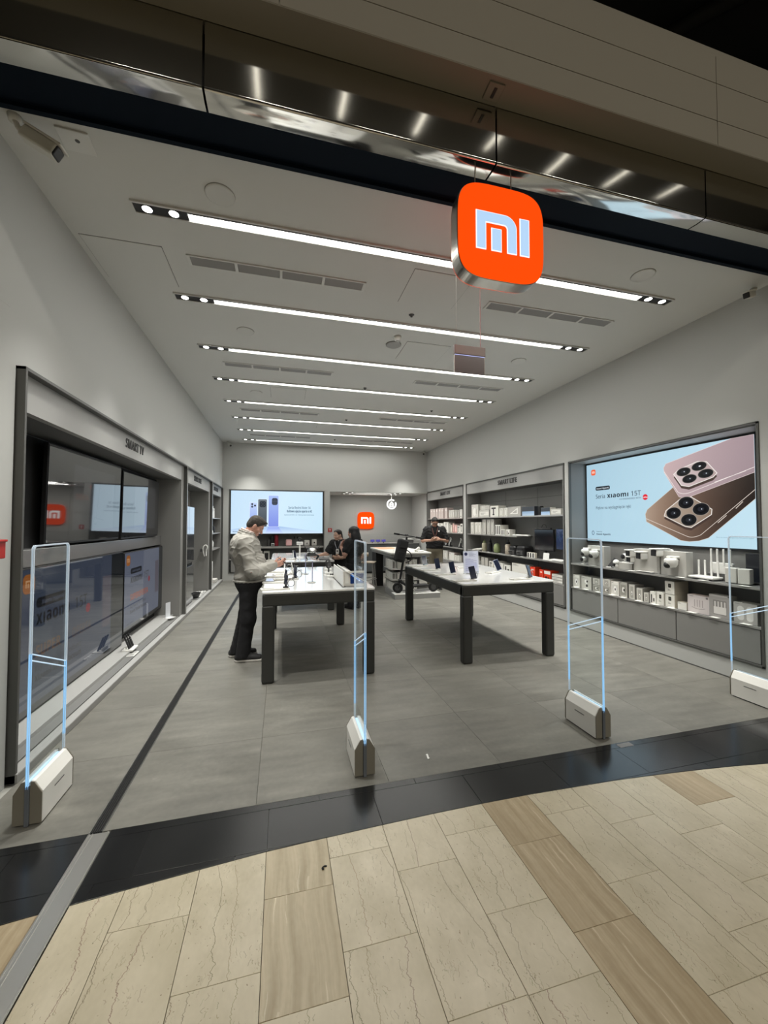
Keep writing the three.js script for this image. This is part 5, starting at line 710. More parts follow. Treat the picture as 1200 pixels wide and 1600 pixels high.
[[-4.36, 'nearest'], [-4.84, 'second'], [-5.36, 'third'], [-5.88, 'fourth']].forEach(([z, n], i) => phoneShow(`tethered phone on the left table's left edge, ${n} from the front`, 0.0, z, i ? -0.1 : 0.1, { group: GL, dark: i === 0, yaw: 0.9 + i * 0.3, roll: -0.25, k: 0.8, m: i === 0 ? M.black : M.white }));
phoneShow('upright white handset cluster before the man on the left table', 0.1, -5.62, 0.4, { m: M.white, yaw: 1.1 }); phoneShow('black-corded phone beside the man on the left table', 0.12, -5.1, 0.2, { dark: true, yaw: 0.9, roll: -0.3 });
[[-4.42, 'nearest', M.black], [-5.02, 'second', mat([0.02, 0.03, 0.08], 0.3)], [-5.55, 'third', M.black], [-6.1, 'farthest', mat([0.35, 0.48, 0.55], 0.3)]].forEach(([z, n, m], i) => phoneShow(`tethered phone on the right table's left edge, ${n} from the front`, 2.22, z, 0.05, { group: GR, m, yaw: -0.5 }));
phoneShow('black tethered phone at the right front of the right table', 2.98, -4.38, 0.1, { m: M.black, yaw: 0.4 });
phoneShow('white handset cluster at the far right of the right table', 2.98, -5.1, 0.6, { m: mat([0.5, 0.55, 0.75], 0.3), yaw: -0.8 }); phoneShow('small white tethered handset behind the right table poster', 2.9, -5.65, -0.3, { m: M.white, yaw: 0.2 });
const poster = canvas(256, 340, (x, W, Hh) => { x.fillStyle = '#dfe0ea'; x.fillRect(0, 0, W, Hh); x.fillStyle = '#3b4066'; x.beginPath(); x.arc(44, 44, 26, 0, 7); x.fill(); x.fillStyle = '#8f91a8'; for (let i = 0; i < 5; i++) x.fillRect(96, 24 + i * 13, 60 + (i * 29) % 70, 5); x.fillStyle = '#9a9cc4'; for (let i = 0; i < 13; i++) x.fillRect(30, 118 + i * 15, 90 + (i * 53) % 110, 6); x.fillStyle = '#c9cbe2'; x.fillRect(130, 190, 96, 70); });
{ const t = thing('table_poster', 'white printed offer sheet in a clear holder on the right table', 'sign', [2.55, TY, -5.0], 0.03); part('sheet', pictureSlab(0.23, 0.3, 0.004), mat(0xffffff, 0.4, 0, { map: tex(poster) }), t, [0, 0.165, 0], [-0.06, 0, 0]); part('holder', join(at(rb(0.24, 0.31, 0.003, 0.001), 0, 0.168, 0.004, -0.06, 0, 0), at(rb(0.24, 0.006, 0.08, 0.002), 0, 0.004, 0)), M.clear, t); }
for (const [x, z, h, l] of [[0.35, -4.75, 0.24, 'clear acrylic sign blade on a round foot, nearer one on the left table'], [0.32, -5.58, 0.28, 'clear acrylic sign blade on a round foot, farther one on the left table']]) { const t = thing('acrylic_stand', l, 'stand', [x, TY, z], 0.35); part('foot', lathe([[0, 0], [0.05, 0], [0.05, 0.008], [0.008, 0.012], [0, 0.012]], 28), M.metal, t); part('blade', at(rb(0.1, h, 0.006, 0.002), -0.04, 0.012 + h / 2, 0), M.clear, t); part('spine', lim(0.006, 0.014, 0.01, 0.012 + h, -0.004, 0.004), mat([0.25, 0.24, 0.36], 0.3), t); part('top_edge', lim(-0.09, 0.014, h + 0.011, h + 0.016, -0.0035, 0.0035), M.white, t); }
[[0.64, -5.18, 'nearest'], [0.64, -5.52, 'middle'], [0.68, -5.95, 'farthest']].forEach(([x, z, n], i) => { const t = thing('watch_display', `white round pedestal with a smart watch, ${n} of three on the left table`, 'watch', [x, TY, z], -0.3, 'watch pedestals on the left table'); part('pedestal', lathe([[0, 0], [0.058, 0], [0.06, 0.018], [0.05, 0.024], [0, 0.024]], 28), M.white, t); if (i) { part('post', bar([0, 0.02, 0], [0, 0.09, 0], 0.012), M.greyDark, t); part('strap', at(new THREE.TorusGeometry(0.036, 0.01, 8, 24), 0, 0.12, 0, 0, 0.8, 0), M.black, t); part('dial', at(rb(0.036, 0.042, 0.012, 0.005), 0.025, 0.13, 0.028, 0, 0.8, 0), M.greyDark, t); } else part('ear_buds', at(join(new THREE.SphereGeometry(0.012, 12, 10), at(new THREE.SphereGeometry(0.012, 12, 10), 0.026, 0, 0)), -0.012, 0.034, 0), M.greyDark, t); });
{ const t = thing('partition_board', 'long white display board standing on the right side of the left table', 'board', [0.665, TY, -4.72], PI / 2); part('board', at(rb(0.8, 0.17, 0.012, 0.003), 0, 0.088, 0), M.white, t); part('foot', lim(-0.4, 0.4, 0, 0.005, -0.012, 0.03), M.greyDark, t); part('slope', at(rb(0.8, 0.01, 0.28, 0.003), 0, 0.1, 0.16, 0.5, 0, 0), M.white, t); }
const nebula = canvas(192, 128, (x) => { x.fillStyle = '#10264e'; x.fillRect(0, 0, 192, 128); const g = x.createLinearGradient(20, 10, 160, 120); g.addColorStop(0, '#3b74c8'); g.addColorStop(0.45, '#b9d8ff'); g.addColorStop(0.55, '#4f86d6'); g.addColorStop(1, '#132c5a'); x.strokeStyle = g; x.lineWidth = 26; x.beginPath(); x.moveTo(10, 10); x.lineTo(175, 118); x.stroke(); x.fillStyle = '#e8f3ff'; x.beginPath(); x.arc(128, 92, 9, 0, 7); x.fill(); });
{ const t = thing('tablet_display', 'small tablet with a blue glowing picture at the front of left table', 'tablet', [0.79, TY, -4.34], -0.05); part('body', at(rb(0.24, 0.165, 0.014, 0.005), 0, 0.088, 0), M.offwhite, t, null, [-0.16, 0, 0]); part('tablet_screen', pictureSlab(0.15, 0.115, 0.003), screenMat(nebula, 0.6), t, [0.03, 0.09, -0.005], [-0.16, 0, 0]); part('side_card', at(rb(0.04, 0.11, 0.003, 0.001), -0.085, 0.09, 0.0085), M.white, t, null, [-0.16, 0, 0]); part('foot', lim(-0.1, 0.1, 0, 0.008, -0.08, 0.03), M.grey, t); }
{ const t = thing('robot_dog', 'silver domed gadget on dark jointed legs at the front of the rear table', 'robot', [0.58, TY, -7.8]); part('dome', at(lathe([[0, 0.1], [0.05, 0.092], [0.085, 0.06], [0.095, 0.015], [0.09, 0], [0, 0]], 28), 0, 0.13, 0), M.chrome, t); part('body', at(rb(0.16, 0.08, 0.12, 0.02, 2), -0.01, 0.1, 0), M.greyDark, t); for (const [x, z] of [[-0.1, 0.06], [0.1, 0.06], [-0.1, -0.06], [0.1, -0.06]]) part('leg', join(bar([x * 0.6, 0.1, z], [x * 1.3, 0.07, z + 0.03], 0.014), bar([x * 1.3, 0.07, z + 0.03], [x * 0.9, 0.008, z], 0.011)), M.black, t); for (const s of [-1, 1]) part('antenna', bar([s * 0.06, 0.19, 0], [s * 0.15, 0.25, 0.02], 0.007), M.greyDark, t); }
{ const t = thing('tablet_display', 'grey tablet lying on a slanted rest beside the domed gadget', 'tablet', [0.8, TY, -7.68]); part('tablet', at(rb(0.2, 0.008, 0.12, 0.003), 0, 0.025, 0, 0.25, 0, 0), M.greyDark, t); part('rest', at(rb(0.16, 0.03, 0.04, 0.006), 0, 0.015, -0.03), M.grey, t); }
phoneShow('tethered phone at the left front of the rear table', 0.2, -7.9, 0.3, { m: M.white, yaw: 0.6 });
// ---------- rear service table, gondola, scooter ----------
{ const t = thing('service_table', 'white-topped service table on a dark panel leg behind the scooter', 'table', [2.84, 0, -9.5]); part('tabletop', at(rb(0.96, 0.045, 2.1, 0.012, 2), 0, 0.955, 0), M.offwhite, t); part('orange_inlay', lim(-0.42, 0.1, 0.9776, 0.979, -0.95, -0.2), mat([0.75, 0.33, 0.16], 0.4), t); part('apron', lim(-0.45, 0.45, 0.87, 0.932, -1.02, 1.02, 0.01), M.grey, t); part('panel_leg', lim(-0.44, -0.24, 0, 0.87, -1.0, -0.55, 0.01), M.black, t); part('panel_leg', lim(0.24, 0.44, 0, 0.87, -1.0, -0.55, 0.01), M.black, t); }
{ const t = thing('shelf_gondola', 'three-tier grey shelf unit with cartons at the service table end', 'shelf', [2.86, 0, -8.82]); part('base', lim(-0.46, 0.46, 0, 0.14, -0.3, 0.34, 0.006), M.grey, t); part('core', lim(-0.3, 0.3, 0.14, 0.86, -0.28, 0.0), M.greyDark, t); for (const y of [0.36, 0.6]) part('shelf', at(rb(0.96, 0.02, 0.66, 0.006), 0, y, 0.02), M.edge, t); }
[[0.141, 0.2, 'bottom'], [0.371, 0.18, 'middle'], [0.611, 0.22, 'top']].forEach(([y, h, n]) => { for (let i = 0; i < 5; i++) carton(`small carton, ${ORD[i]} from the left on the front of the gondola's ${n} tier`, 0.11, h * (0.86 + 0.14 * ((i * 7) % 3) / 2), 0.24, ['slim', 'slots', 'plain', 'tallGrey', 'watch'][(i + (y > 0.3 ? 1 : 0)) % 5], i % 2 ? 'grey' : 'white', [2.47 + i * 0.118, y, -8.64], 0, 'cartons on the gondola'); for (let i = 0; i < 3; i++) carton(`small carton, ${ORD[i]} from the front on the left side of gondola's ${n} tier`, 0.12, h * 0.9, 0.1, ['plain', 'slim', 'tallGrey'][i], 'white', [2.47, y, -8.83 - i * 0.125], -PI / 2, 'cartons on the gondola'); });
{ const t = thing('scooter_platform', 'low grey platform with white top carrying the scooter', 'platform', [2.9, 0, -8.3]); part('base', lim(-0.54, 0.5, 0, 0.1, -0.1, 0.16, 0.005), M.grey, t); part('top', lim(-0.545, 0.505, 0.1, 0.115, -0.105, 0.165, 0.004), M.white, t); }
{
  const t = thing('electric_scooter', 'black electric scooter with a large bag hung on its stem', 'scooter', [2.48, 0.115, -8.26], -0.02);
  const wheel = (x, ang, name) => { const w = part(name, new THREE.TorusGeometry(0.085, 0.03, 14, 32), M.rubber, t, [x, 0.117, 0], [0, ang, 0]); part('hub', at(cyl(0.06, 0.06, 0.035, 22), 0, 0, 0, PI / 2, 0, 0), M.greyDark, w); };
  wheel(-0.02, -0.5, 'front_wheel'); wheel(0.8, 0, 'rear_wheel');
  part('deck', at(rb(0.52, 0.055, 0.15, 0.02, 2), 0.42, 0.15, 0), M.black, t); part('deck_mat', at(rb(0.46, 0.006, 0.13, 0.002), 0.42, 0.179, 0), M.rubber, t); part('rear_fender', at(new THREE.TorusGeometry(0.125, 0.016, 8, 18, 1.6), 0.8, 0.117, 0, 0, 0, 0.6), M.black, t);
  part('fork', join(bar([-0.02, 0.117, 0.05], [0.03, 0.27, 0.045], 0.014), bar([-0.02, 0.117, -0.05], [0.03, 0.27, -0.045], 0.014), at(rb(0.06, 0.04, 0.13, 0.01), 0.035, 0.28, 0), bar([0.035, 0.26, 0], [0.17, 0.16, 0], 0.026)), M.black, t);
  part('stem', bar([0.03, 0.26, 0], [0.19, 1.22, 0], 0.024, 14), M.black, t); part('handlebar', bar([-0.04, 1.29, -0.14], [0.47, 1.2, 0.14], 0.013, 12), M.black, t); part('grip', bar([-0.06, 1.294, -0.15], [0.05, 1.275, -0.09], 0.02, 12), M.rubber, t); part('grip', bar([0.37, 1.216, 0.093], [0.49, 1.196, 0.15], 0.02, 12), M.rubber, t); part('brake_lever', tube([[0.32, 1.21, 0.08], [0.36, 1.17, 0.12], [0.46, 1.15, 0.16]], 0.006, 12, 6), M.metal, t); part('dashboard', at(rb(0.07, 0.05, 0.1, 0.015), 0.18, 1.26, 0), M.greyDark, t);
  const g = part('hanging_bag', at(rb(0.22, 0.5, 0.18, 0.05, 3), 0.03, 0.93, 0.1, 0, 0.2, -0.24), M.soft, t); part('bag_flap', at(rb(0.2, 0.16, 0.02, 0.008, 2), 0.07, 1.07, 0.195, 0, 0.2, -0.24), M.black, g); part('bag_pocket', at(rb(0.16, 0.18, 0.03, 0.012, 2), 0.0, 0.82, 0.195, 0, 0.2, -0.24), M.matBlack, g); part('cable_loop', tube([[0.16, 0.95, 0.03], [0.26, 0.86, 0.05], [0.27, 0.72, 0.05], [0.15, 0.66, 0.03]], 0.012, 24, 8), M.black, t); part('kickstand', bar([0.3, 0.13, 0.06], [0.34, 0.0, 0.13], 0.009), M.metal, t);
}
[[2.52, -8.6, 'left'], [2.6, -8.66, 'middle'], [2.69, -8.62, 'right']].forEach(([x, z, n]) => { const t = thing('leaning_phone', `${n} phone leaning on the front of the service table behind the bag`, 'phone', [x, 0.978, z], -0.8, 'leaning phones on the service table'); part('body', at(rb(0.075, 0.16, 0.009, 0.004), 0, 0.075, 0, -0.7, 0, -0.3), M.white, t); part('rest', at(rb(0.05, 0.03, 0.06, 0.006), 0, 0.015, -0.03), M.greyDark, t); });
{ const t = thing('white_gadget', 'flat white gadget at the right front of the service table', 'gadget', [3.12, 0.978, -8.7], 0.3); part('body', at(rb(0.2, 0.03, 0.14, 0.012), 0, 0.016, 0), M.white, t); part('wedge', at(rb(0.14, 0.06, 0.06, 0.01), -0.06, 0.05, 0, 0, 0, 0.5), M.offwhite, t); }
{ const t = thing('bar_stool', 'light wooden bar stool with a curved back, left of service table', 'stool', [2.12, 0, -9.7], 1.2); part('seat', at(rb(0.38, 0.03, 0.36, 0.014, 2), 0, 0.66, 0), M.wood, t); for (const [x, z] of [[-0.17, -0.15], [0.17, -0.15], [-0.17, 0.15], [0.17, 0.15]]) part('leg', bar([x * 0.8, 0.65, z * 0.8], [x * 1.2, 0.003, z * 1.2], 0.016), M.edge, t); const pts = []; for (let i = 0; i <= 10; i++) { const a = PI * (0.05 + 0.9 * i / 10); pts.push([0.19 * Math.cos(a), 0.84, -0.19 * Math.sin(a)]); } part('backrest', at(tube(pts, 0.05, 20, 8), 0, 0, 0), M.wood, t); part('back_posts', join(bar([-0.15, 0.66, -0.1], [-0.17, 0.83, -0.08], 0.012), bar([0.15, 0.66, -0.1], [0.17, 0.83, -0.08], 0.012), bar([0, 0.66, -0.17], [0, 0.83, -0.19], 0.012)), M.edge, t); part('foot_ring', new THREE.TorusGeometry(0.2, 0.01, 8, 30), M.edge, t, [0, 0.25, 0], [PI / 2, 0, 0]); }
{ const t = thing('service_counter', 'long dark grey counter along the back of the alcove', 'counter', [3.02, 0, -12.85]); part('front', lim(-1.4, 1.5, 0.06, 0.96, 0.0, 0.24, 0.005), mat([0.075, 0.08, 0.082], 0.5), t); part('top', lim(-1.41, 1.51, 0.96, 0.985, -0.35, 0.25, 0.005), M.grey, t); part('plinth', lim(-1.38, 1.48, 0, 0.06, -0.2, 0.2), M.black, t); }
[[2.92, 'left'], [3.11, 'middle'], [3.3, 'right']].forEach(([x, n]) => { const t = thing('payment_display', `small purple screen on a stand, ${n} of three on the rear counter`, 'screen', [x, 0.985, -12.72], 0, 'purple screens on the rear counter'); part('panel', at(rb(0.14, 0.075, 0.014, 0.006), 0, 0.075, 0), M.purple, t); part('panel_face', at(rb(0.128, 0.064, 0.002, 0.0008), 0, 0.075, 0.0078), glow(0.06, 0.05, 0.3, 0.7), t); part('foot', join(bar([0, 0, 0], [0, 0.045, 0], 0.01), at(cyl(0.03, 0.032, 0.006, 18), 0, 0.003, 0)), M.black, t); });
{ const t = thing('receipt_printer', 'white-topped dark printer on the right of the rear counter', 'printer', [4.15, 0.985, -12.75]); part('body', at(rb(0.34, 0.1, 0.26, 0.015, 2), 0, 0.05, 0), M.greyDark, t); part('lid', at(rb(0.34, 0.03, 0.26, 0.01, 2), 0, 0.118, 0), M.white, t); }
// ---------- small litter and tape ----------
solo('paper_scrap', 'tiny torn white paper scrap on the grey shop floor', 'litter', (() => { const g = new THREE.PlaneGeometry(0.016, 0.045, 2, 4), p = g.attributes.position; for (let i = 0; i < p.count; i++) { p.setZ(i, 0.005 + 0.004 * Math.sin(p.getY(i) * 140)); p.setX(i, p.getX(i) + 0.012 * Math.sin(p.getY(i) * 60)); } g.rotateX(-PI / 2); g.computeVertexNormals(); return join(g, at(g, 0, -0.001, 0)); })(), M.white, [1.0, 0.001, -2.63], 0.5);
solo('leaf_scrap', 'small curled black scrap on the beige stone floor', 'litter', (() => { const g = new THREE.TorusGeometry(0.007, 0.0035, 6, 14, 4.2); g.scale(1.4, 1, 0.8); g.rotateX(-PI / 2); g.translate(0, 0.003, 0); return g; })(), M.matBlack, [0.209, 0.0005, -1.92], 0.4);
solo('tape_strip', 'grey patch of tape on the black threshold below the right gate', 'tape', at(rb(0.12, 0.0012, 0.045, 0.0004), 0, 0.0006, 0), mat([0.16, 0.16, 0.16], 0.5), [2.46, 0.0004, -2.405], 0.02);
// ---------- people ----------
function fieldMesh(prims, lo, hi, N, k = 0.03, cuts = [], wob = null) {
  const mc = new MarchingCubes(N, M.white, false, false, 120000), S = [hi[0] - lo[0], hi[1] - lo[1], hi[2] - lo[2]], F = mc.field;
  const P = prims.map((q) => q.t === 'c' ? { ...q, d: [q.b[0] - q.a[0], q.b[1] - q.a[1], q.b[2] - q.a[2]], l2: (q.b[0] - q.a[0]) ** 2 + (q.b[1] - q.a[1]) ** 2 + (q.b[2] - q.a[2]) ** 2 + 1e-9 } : { ...q, inv: q.q ? q.q.clone().transpose().elements : null, rm: Math.min(...q.r) });
  for (let z = 0; z < N; z++) for (let y = 0; y < N; y++) for (let x = 0; x < N; x++) {
    const X = lo[0] + x / N * S[0], Y = lo[1] + y / N * S[1], Z = lo[2] + z / N * S[2]; let D = 9;
    for (const q of P) {
      let d;
      if (q.t === 'c') { const ax = X - q.a[0], ay = Y - q.a[1], az = Z - q.a[2]; let h = (ax * q.d[0] + ay * q.d[1] + az * q.d[2]) / q.l2; h = h < 0 ? 0 : h > 1 ? 1 : h; const ux = ax - q.d[0] * h, uy = ay - q.d[1] * h, uz = az - q.d[2] * h; d = Math.sqrt(ux * ux + uy * uy + uz * uz) - (q.ra + (q.rb - q.ra) * h); }
      else { let a = X - q.c[0], b = Y - q.c[1], c = Z - q.c[2]; if (q.inv) { const e = q.inv, a2 = e[0] * a + e[3] * b + e[6] * c, b2 = e[1] * a + e[4] * b + e[7] * c, c2 = e[2] * a + e[5] * b + e[8] * c; a = a2; b = b2; c = c2; } const r = q.r, k0 = Math.sqrt((a / r[0]) ** 2 + (b / r[1]) ** 2 + (c / r[2]) ** 2), k1 = Math.sqrt((a / r[0] ** 2) ** 2 + (b / r[1] ** 2) ** 2 + (c / r[2] ** 2) ** 2); d = k1 < 1e-6 ? -q.rm : k0 * (k0 - 1) / k1; }
      const kk = q.k ?? k, g = Math.max(kk - Math.abs(D - d), 0) / kk; D = Math.min(D, d) - g * g * kk / 4;
    }
    if (wob && D < 0.06) D += wob(X, Y, Z);
    for (const c of cuts) { const d = (X - c.p[0]) * c.n[0] + (Y - c.p[1]) * c.n[1] + (Z - c.p[2]) * c.n[2]; if (d > D) D = d; }
    F[z * N * N + y * N + x] = -D;
  }
  mc.isolation = 0; mc.update();
  const n = mc.count, pos = new Float32Array(n * 3); for (let i = 0; i < n; i++) for (let c = 0; c < 3; c++) pos[i * 3 + c] = lo[c] + (mc.positionArray[i * 3 + c] + 1) / 2 * S[c];
  let g = new THREE.BufferGeometry(); g.setAttribute('position', new THREE.BufferAttribute(pos, 3)); g = mergeVertices(g, 1e-5); g.computeVertexNormals(); mc.geometry.dispose(); return g;
}
const bounds = (prims, m = 0.03) => { const lo = [9, 9, 9], hi = [-9, -9, -9]; for (const q of prims) for (const [p, r] of q.t === 'c' ? [[q.a, q.ra], [q.b, q.rb]] : [[q.c, Math.max(...q.r)]]) for (let i = 0; i < 3; i++) { lo[i] = Math.min(lo[i], p[i] - r - m); hi[i] = Math.max(hi[i], p[i] + r + m); } return [lo, hi]; };
const C = (a, b, ra, rb = ra, k) => ({ t: 'c', a, b, ra, rb, k }), E = (c, r, q, k) => ({ t: 'e', c, r, q, k });
const mixP = (a, b, t) => a.map((v, i) => v + (b[i] - v) * t);
const build = (prims, N, k, cuts, wob) => { const [lo, hi] = bounds(prims); return fieldMesh(prims, lo, hi, N, k, cuts, wob); };
function painted(g, fn) { const p = g.attributes.position, c = new Float32Array(p.count * 3); for (let i = 0; i < p.count; i++) { const v = fn(p.getX(i), p.getY(i), p.getZ(i)); c.set(v, i * 3); } g.setAttribute('color', new THREE.BufferAttribute(c, 3)); return g; }
function headFrame(c, yaw, pitch, s) { const q = new THREE.Matrix3().setFromMatrix4(new THREE.Matrix4().makeRotationFromEuler(new THREE.Euler(pitch, yaw, 0, 'YXZ'))); return { q, s, at: (x, y, z) => { const v = V(x * s, y * s, z * s).applyMatrix3(q); return [c[0] + v.x, c[1] + v.y, c[2] + v.z]; }, dir: (x, y, z) => V(x, y, z).applyMatrix3(q).toArray(), local: (x, y, z) => { const v = V(x - c[0], y - c[1], z - c[2]).applyMatrix3(q.clone().transpose()); return [v.x / s, v.y / s, v.z / s]; }, r: (a, b, d) => [a * s, b * s, d * s] }; }
// head centre is between the ears, at eye height; the head is about 0.23 m tall at s = 1
function headPrims(f, o = {}) {
  const p = [E(f.at(0, 0.035, -0.012), f.r(0.076, 0.085, 0.096), f.q), E(f.at(0, -0.03, 0.018), f.r(0.064, 0.075, 0.072), f.q), E(f.at(0, -0.085, 0.045), f.r(0.042, 0.033, 0.043), f.q), E(f.at(0, 0.018, 0.07), f.r(0.056, 0.022, 0.024), f.q, 0.02)];
  p.push(C(f.at(0, 0.005, 0.088), f.at(0, -0.034, 0.108), 0.008 * f.s, 0.0125 * f.s, 0.012)); for (const s of [-1, 1]) p.push(E(f.at(0.013 * s, -0.036, 0.094), f.r(0.009, 0.008, 0.012), f.q, 0.008), E(f.at(0.079 * s, -0.012, -0.005), f.r(0.011, 0.032, 0.02), f.q, 0.008), E(f.at(0.04 * s, -0.028, 0.058), f.r(0.028, 0.024, 0.028), f.q, 0.02), E(f.at(0.031 * s, 0.0, 0.075), f.r(0.013, 0.009, 0.012), f.q, 0.006));
  p.push(E(f.at(0, -0.062, 0.084), f.r(0.024, 0.0065, 0.012), f.q, 0.006), E(f.at(0, -0.073, 0.082), f.r(0.021, 0.007, 0.012), f.q, 0.006)); return p;
}
function faceColour(f, skin, hairC) { const mixc = (a, b, t) => a.map((v, i) => v + (b[i] - v) * t); return (X, Y, Z) => { const [x, y, z] = f.local(X, Y, Z); let c = skin; if (z > 0.05) { if (Math.abs(x) < 0.026 && y < -0.056 && y > -0.079) c = mixc(skin, [0.28, 0.09, 0.08], 0.6); const ax = Math.abs(x) - 0.031; if (Math.abs(ax) < 0.013 && Math.abs(y - 0.0005) < 0.0048) c = Math.abs(ax) < 0.006 ? [0.015, 0.012, 0.01] : [0.5, 0.47, 0.44]; if (Math.abs(ax) < 0.02 && Math.abs(y - 0.021 - ax * 0.08) < 0.0048) c = mixc(skin, hairC, 0.85); } return c; }; }
// palm and five separate fingers from the wrist; d along the hand, n out of the palm, side towards the thumb
function handPrims(w, d, n, thumbSide, curl, s = 1) {
  const D = V(...d).normalize(), Nn = V(...n); Nn.addScaledVector(D, -Nn.dot(D)).normalize(); const T = new THREE.Vector3().crossVectors(D, Nn).multiplyScalar(thumbSide), W = V(...w), pt = (a, b, c) => W.clone().addScaledVector(D, a * s).addScaledVector(T, b * s).addScaledVector(Nn, c * s), A = (v) => v.toArray();
  const p = [C(A(pt(-0.02, 0, 0)), A(pt(0.025, 0, 0)), 0.027 * s, 0.028 * s), C(A(pt(0.03, 0.022, 0)), A(pt(0.082, 0.027, 0)), 0.015 * s, 0.0125 * s, 0.02), C(A(pt(0.03, 0, 0)), A(pt(0.086, 0.002, -0.002)), 0.0165 * s, 0.013 * s, 0.02), C(A(pt(0.03, -0.02, 0)), A(pt(0.077, -0.026, 0)), 0.015 * s, 0.0115 * s, 0.02)];
  [[0.028, 0.085, 1], [0.0095, 0.09, 1.1], [-0.0095, 0.086, 1.02], [-0.028, 0.077, 0.8]].forEach(([b, a, L], i) => { let cur = pt(a, b, 0), ang = curl[i] ?? curl[0]; [[0.04, 0.6], [0.026, 1.35], [0.02, 2.0]].forEach(([len, m], j) => { const q = ang * m, nx = cur.clone().addScaledVector(D, Math.cos(q) * len * L * s).addScaledVector(Nn, Math.sin(q) * len * L * s).addScaledVector(T, (b > 0 ? 0.002 : -0.002) * s); p.push(C(A(cur), A(nx), (0.0092 - j * 0.0009) * s, (0.0085 - j * 0.0009) * s, 0.006)); cur = nx; }); });
  const t0 = pt(0.02, 0.026, 0.006), t1 = pt(0.048, 0.05, 0.018), t2 = pt(0.076, 0.058, 0.03), t3 = pt(0.098, 0.056, 0.038); p.push(C(A(t0), A(t1), 0.014 * s, 0.0115 * s, 0.014), C(A(t1), A(t2), 0.011 * s, 0.0098 * s, 0.006), C(A(t2), A(t3), 0.0096 * s, 0.008 * s, 0.006)); return p;
}
function person(label, pos, turn, J, o) {
  const t = thing('person', label, 'person', pos, turn), s = o.s ?? 1, f = headFrame(J.head, o.yaw ?? 0, o.pitch ?? 0, o.hs ?? 1), skin = o.skin, flesh = () => skin;
  // one body: trunk, neck, arms and legs, then head and hands on finer grids
  const trunk = [E(J.chest, [o.w * 0.9, 0.2, o.dp * 0.85]), E(J.belly, [o.w * 0.82, 0.18, o.dp * 0.85]), E(J.hip, [o.w * 0.82, 0.13, o.dp * 0.8]), C(J.neck, f.at(0, -0.05, -0.025), 0.06, 0.055), C(J.shR, J.shL, 0.06)];
  const arm = (S) => [C(J['sh' + S], J['el' + S], 0.05, 0.041), C(J['el' + S], J['wr' + S], 0.041, 0.028)], leg = (S) => [C(J['hp' + S], J['kn' + S], 0.085, 0.058), C(J['kn' + S], J['an' + S], 0.055, 0.04), C(J['an' + S], [J['to' + S][0], 0.035, mixP(J['an' + S], J['to' + S], 0.7)[2]], 0.03, 0.02)];
  const bits = [painted(build([...trunk, ...arm('R'), ...arm('L'), ...leg('R'), ...leg('L')], 84, 0.05), flesh), painted(build(headPrims(f), o.headN ?? 64, 0.022), faceColour(f, skin, o.hairC))];
  for (const S of ['R', 'L']) bits.push(painted(build(handPrims(J['wr' + S], J['hd' + S], J['hn' + S], S === 'R' ? (o.thR ?? 1) : (o.thL ?? -1), J['cu' + S] ?? [0.35], o.handS ?? 1), 56, 0.01), flesh));
  const body = mergeGeometries(bits.map((g) => { const h = g.toNonIndexed(); return h; })); part('body', body, M.skin, t);
  // hair
  part('hair', build(o.hair(f), 56, 0.02, o.hairCuts ? o.hairCuts(f) : [], (x, y, z) => 0.0035 * NO.noise(x * 60, y * 40, z * 60)), o.hairM, t);
  // clothes
  const fold = (a, k) => (x, y, z) => { const n = NO.noise(x * k * 0.9 + 3, y * k * 1.5 + x * 4, z * k * 0.9); return a * (NO.noise(x * k, y * k * 1.3, z * k) + 0.5 * NO.noise(x * k * 2.3 + 5, y * k * 2.1, z * k * 2.3)) - a * 1.3 * Math.pow(1 - Math.abs(n), 6); };
  const T2 = [E(J.chest, [o.w + 0.02, 0.215, o.dp]), E(J.belly, [o.w * 0.96 + 0.015, 0.2, o.dp * 1.02]), C(mixP(J.shR, J.shL, 0.04), mixP(J.shR, J.shL, 0.96), 0.075), E([J.hip[0], J.hip[1] + 0.06, J.hip[2]], [o.w * 0.97 + 0.01, 0.11, o.dp * 0.98]), C(J.neck, mixP(J.neck, f.at(0, -0.05, -0.025), 0.25), 0.078, 0.07)];
  const sl = o.sleeve ?? 1, slv = (S) => sl >= 1 ? [C(J['sh' + S], J['el' + S], 0.078, 0.07), C(J['el' + S], mixP(J['el' + S], J['wr' + S], 0.9), 0.068, 0.05), C(mixP(J['el' + S], J['wr' + S], 0.85), mixP(J['el' + S], J['wr' + S], 0.97), 0.052, 0.046)] : [C(J['sh' + S], mixP(J['sh' + S], J['el' + S], sl), 0.076, 0.074)];
  const hem = J.hem, top = part(o.topName, build([...T2, ...slv('R'), ...slv('L')], 96, 0.045, [{ p: [0, hem, 0], n: [0, -1, 0] }, { p: f.at(0, -0.098, 0.0), n: f.dir(0, 1, -0.15) }], fold(o.folds ?? 0.006, 9)), o.topM, t);
  if (o.collar) o.collar(top, J, f);
  part('trousers', build([E(J.hip, [o.w * 0.95, 0.14, o.dp * 0.95]), ...['R', 'L'].flatMap((S) => [C(J['hp' + S], J['kn' + S], o.lw ?? 0.105, 0.083), C(J['kn' + S], [J['an' + S][0], 0.055, J['an' + S][2]], 0.082, 0.078)])], 80, 0.05, [{ p: [0, J.hip[1] + 0.1, 0], n: [0, 1, 0] }, { p: [0, 0.05, 0], n: [0, -1, 0] }], fold(0.003, 10)), o.legM, t);
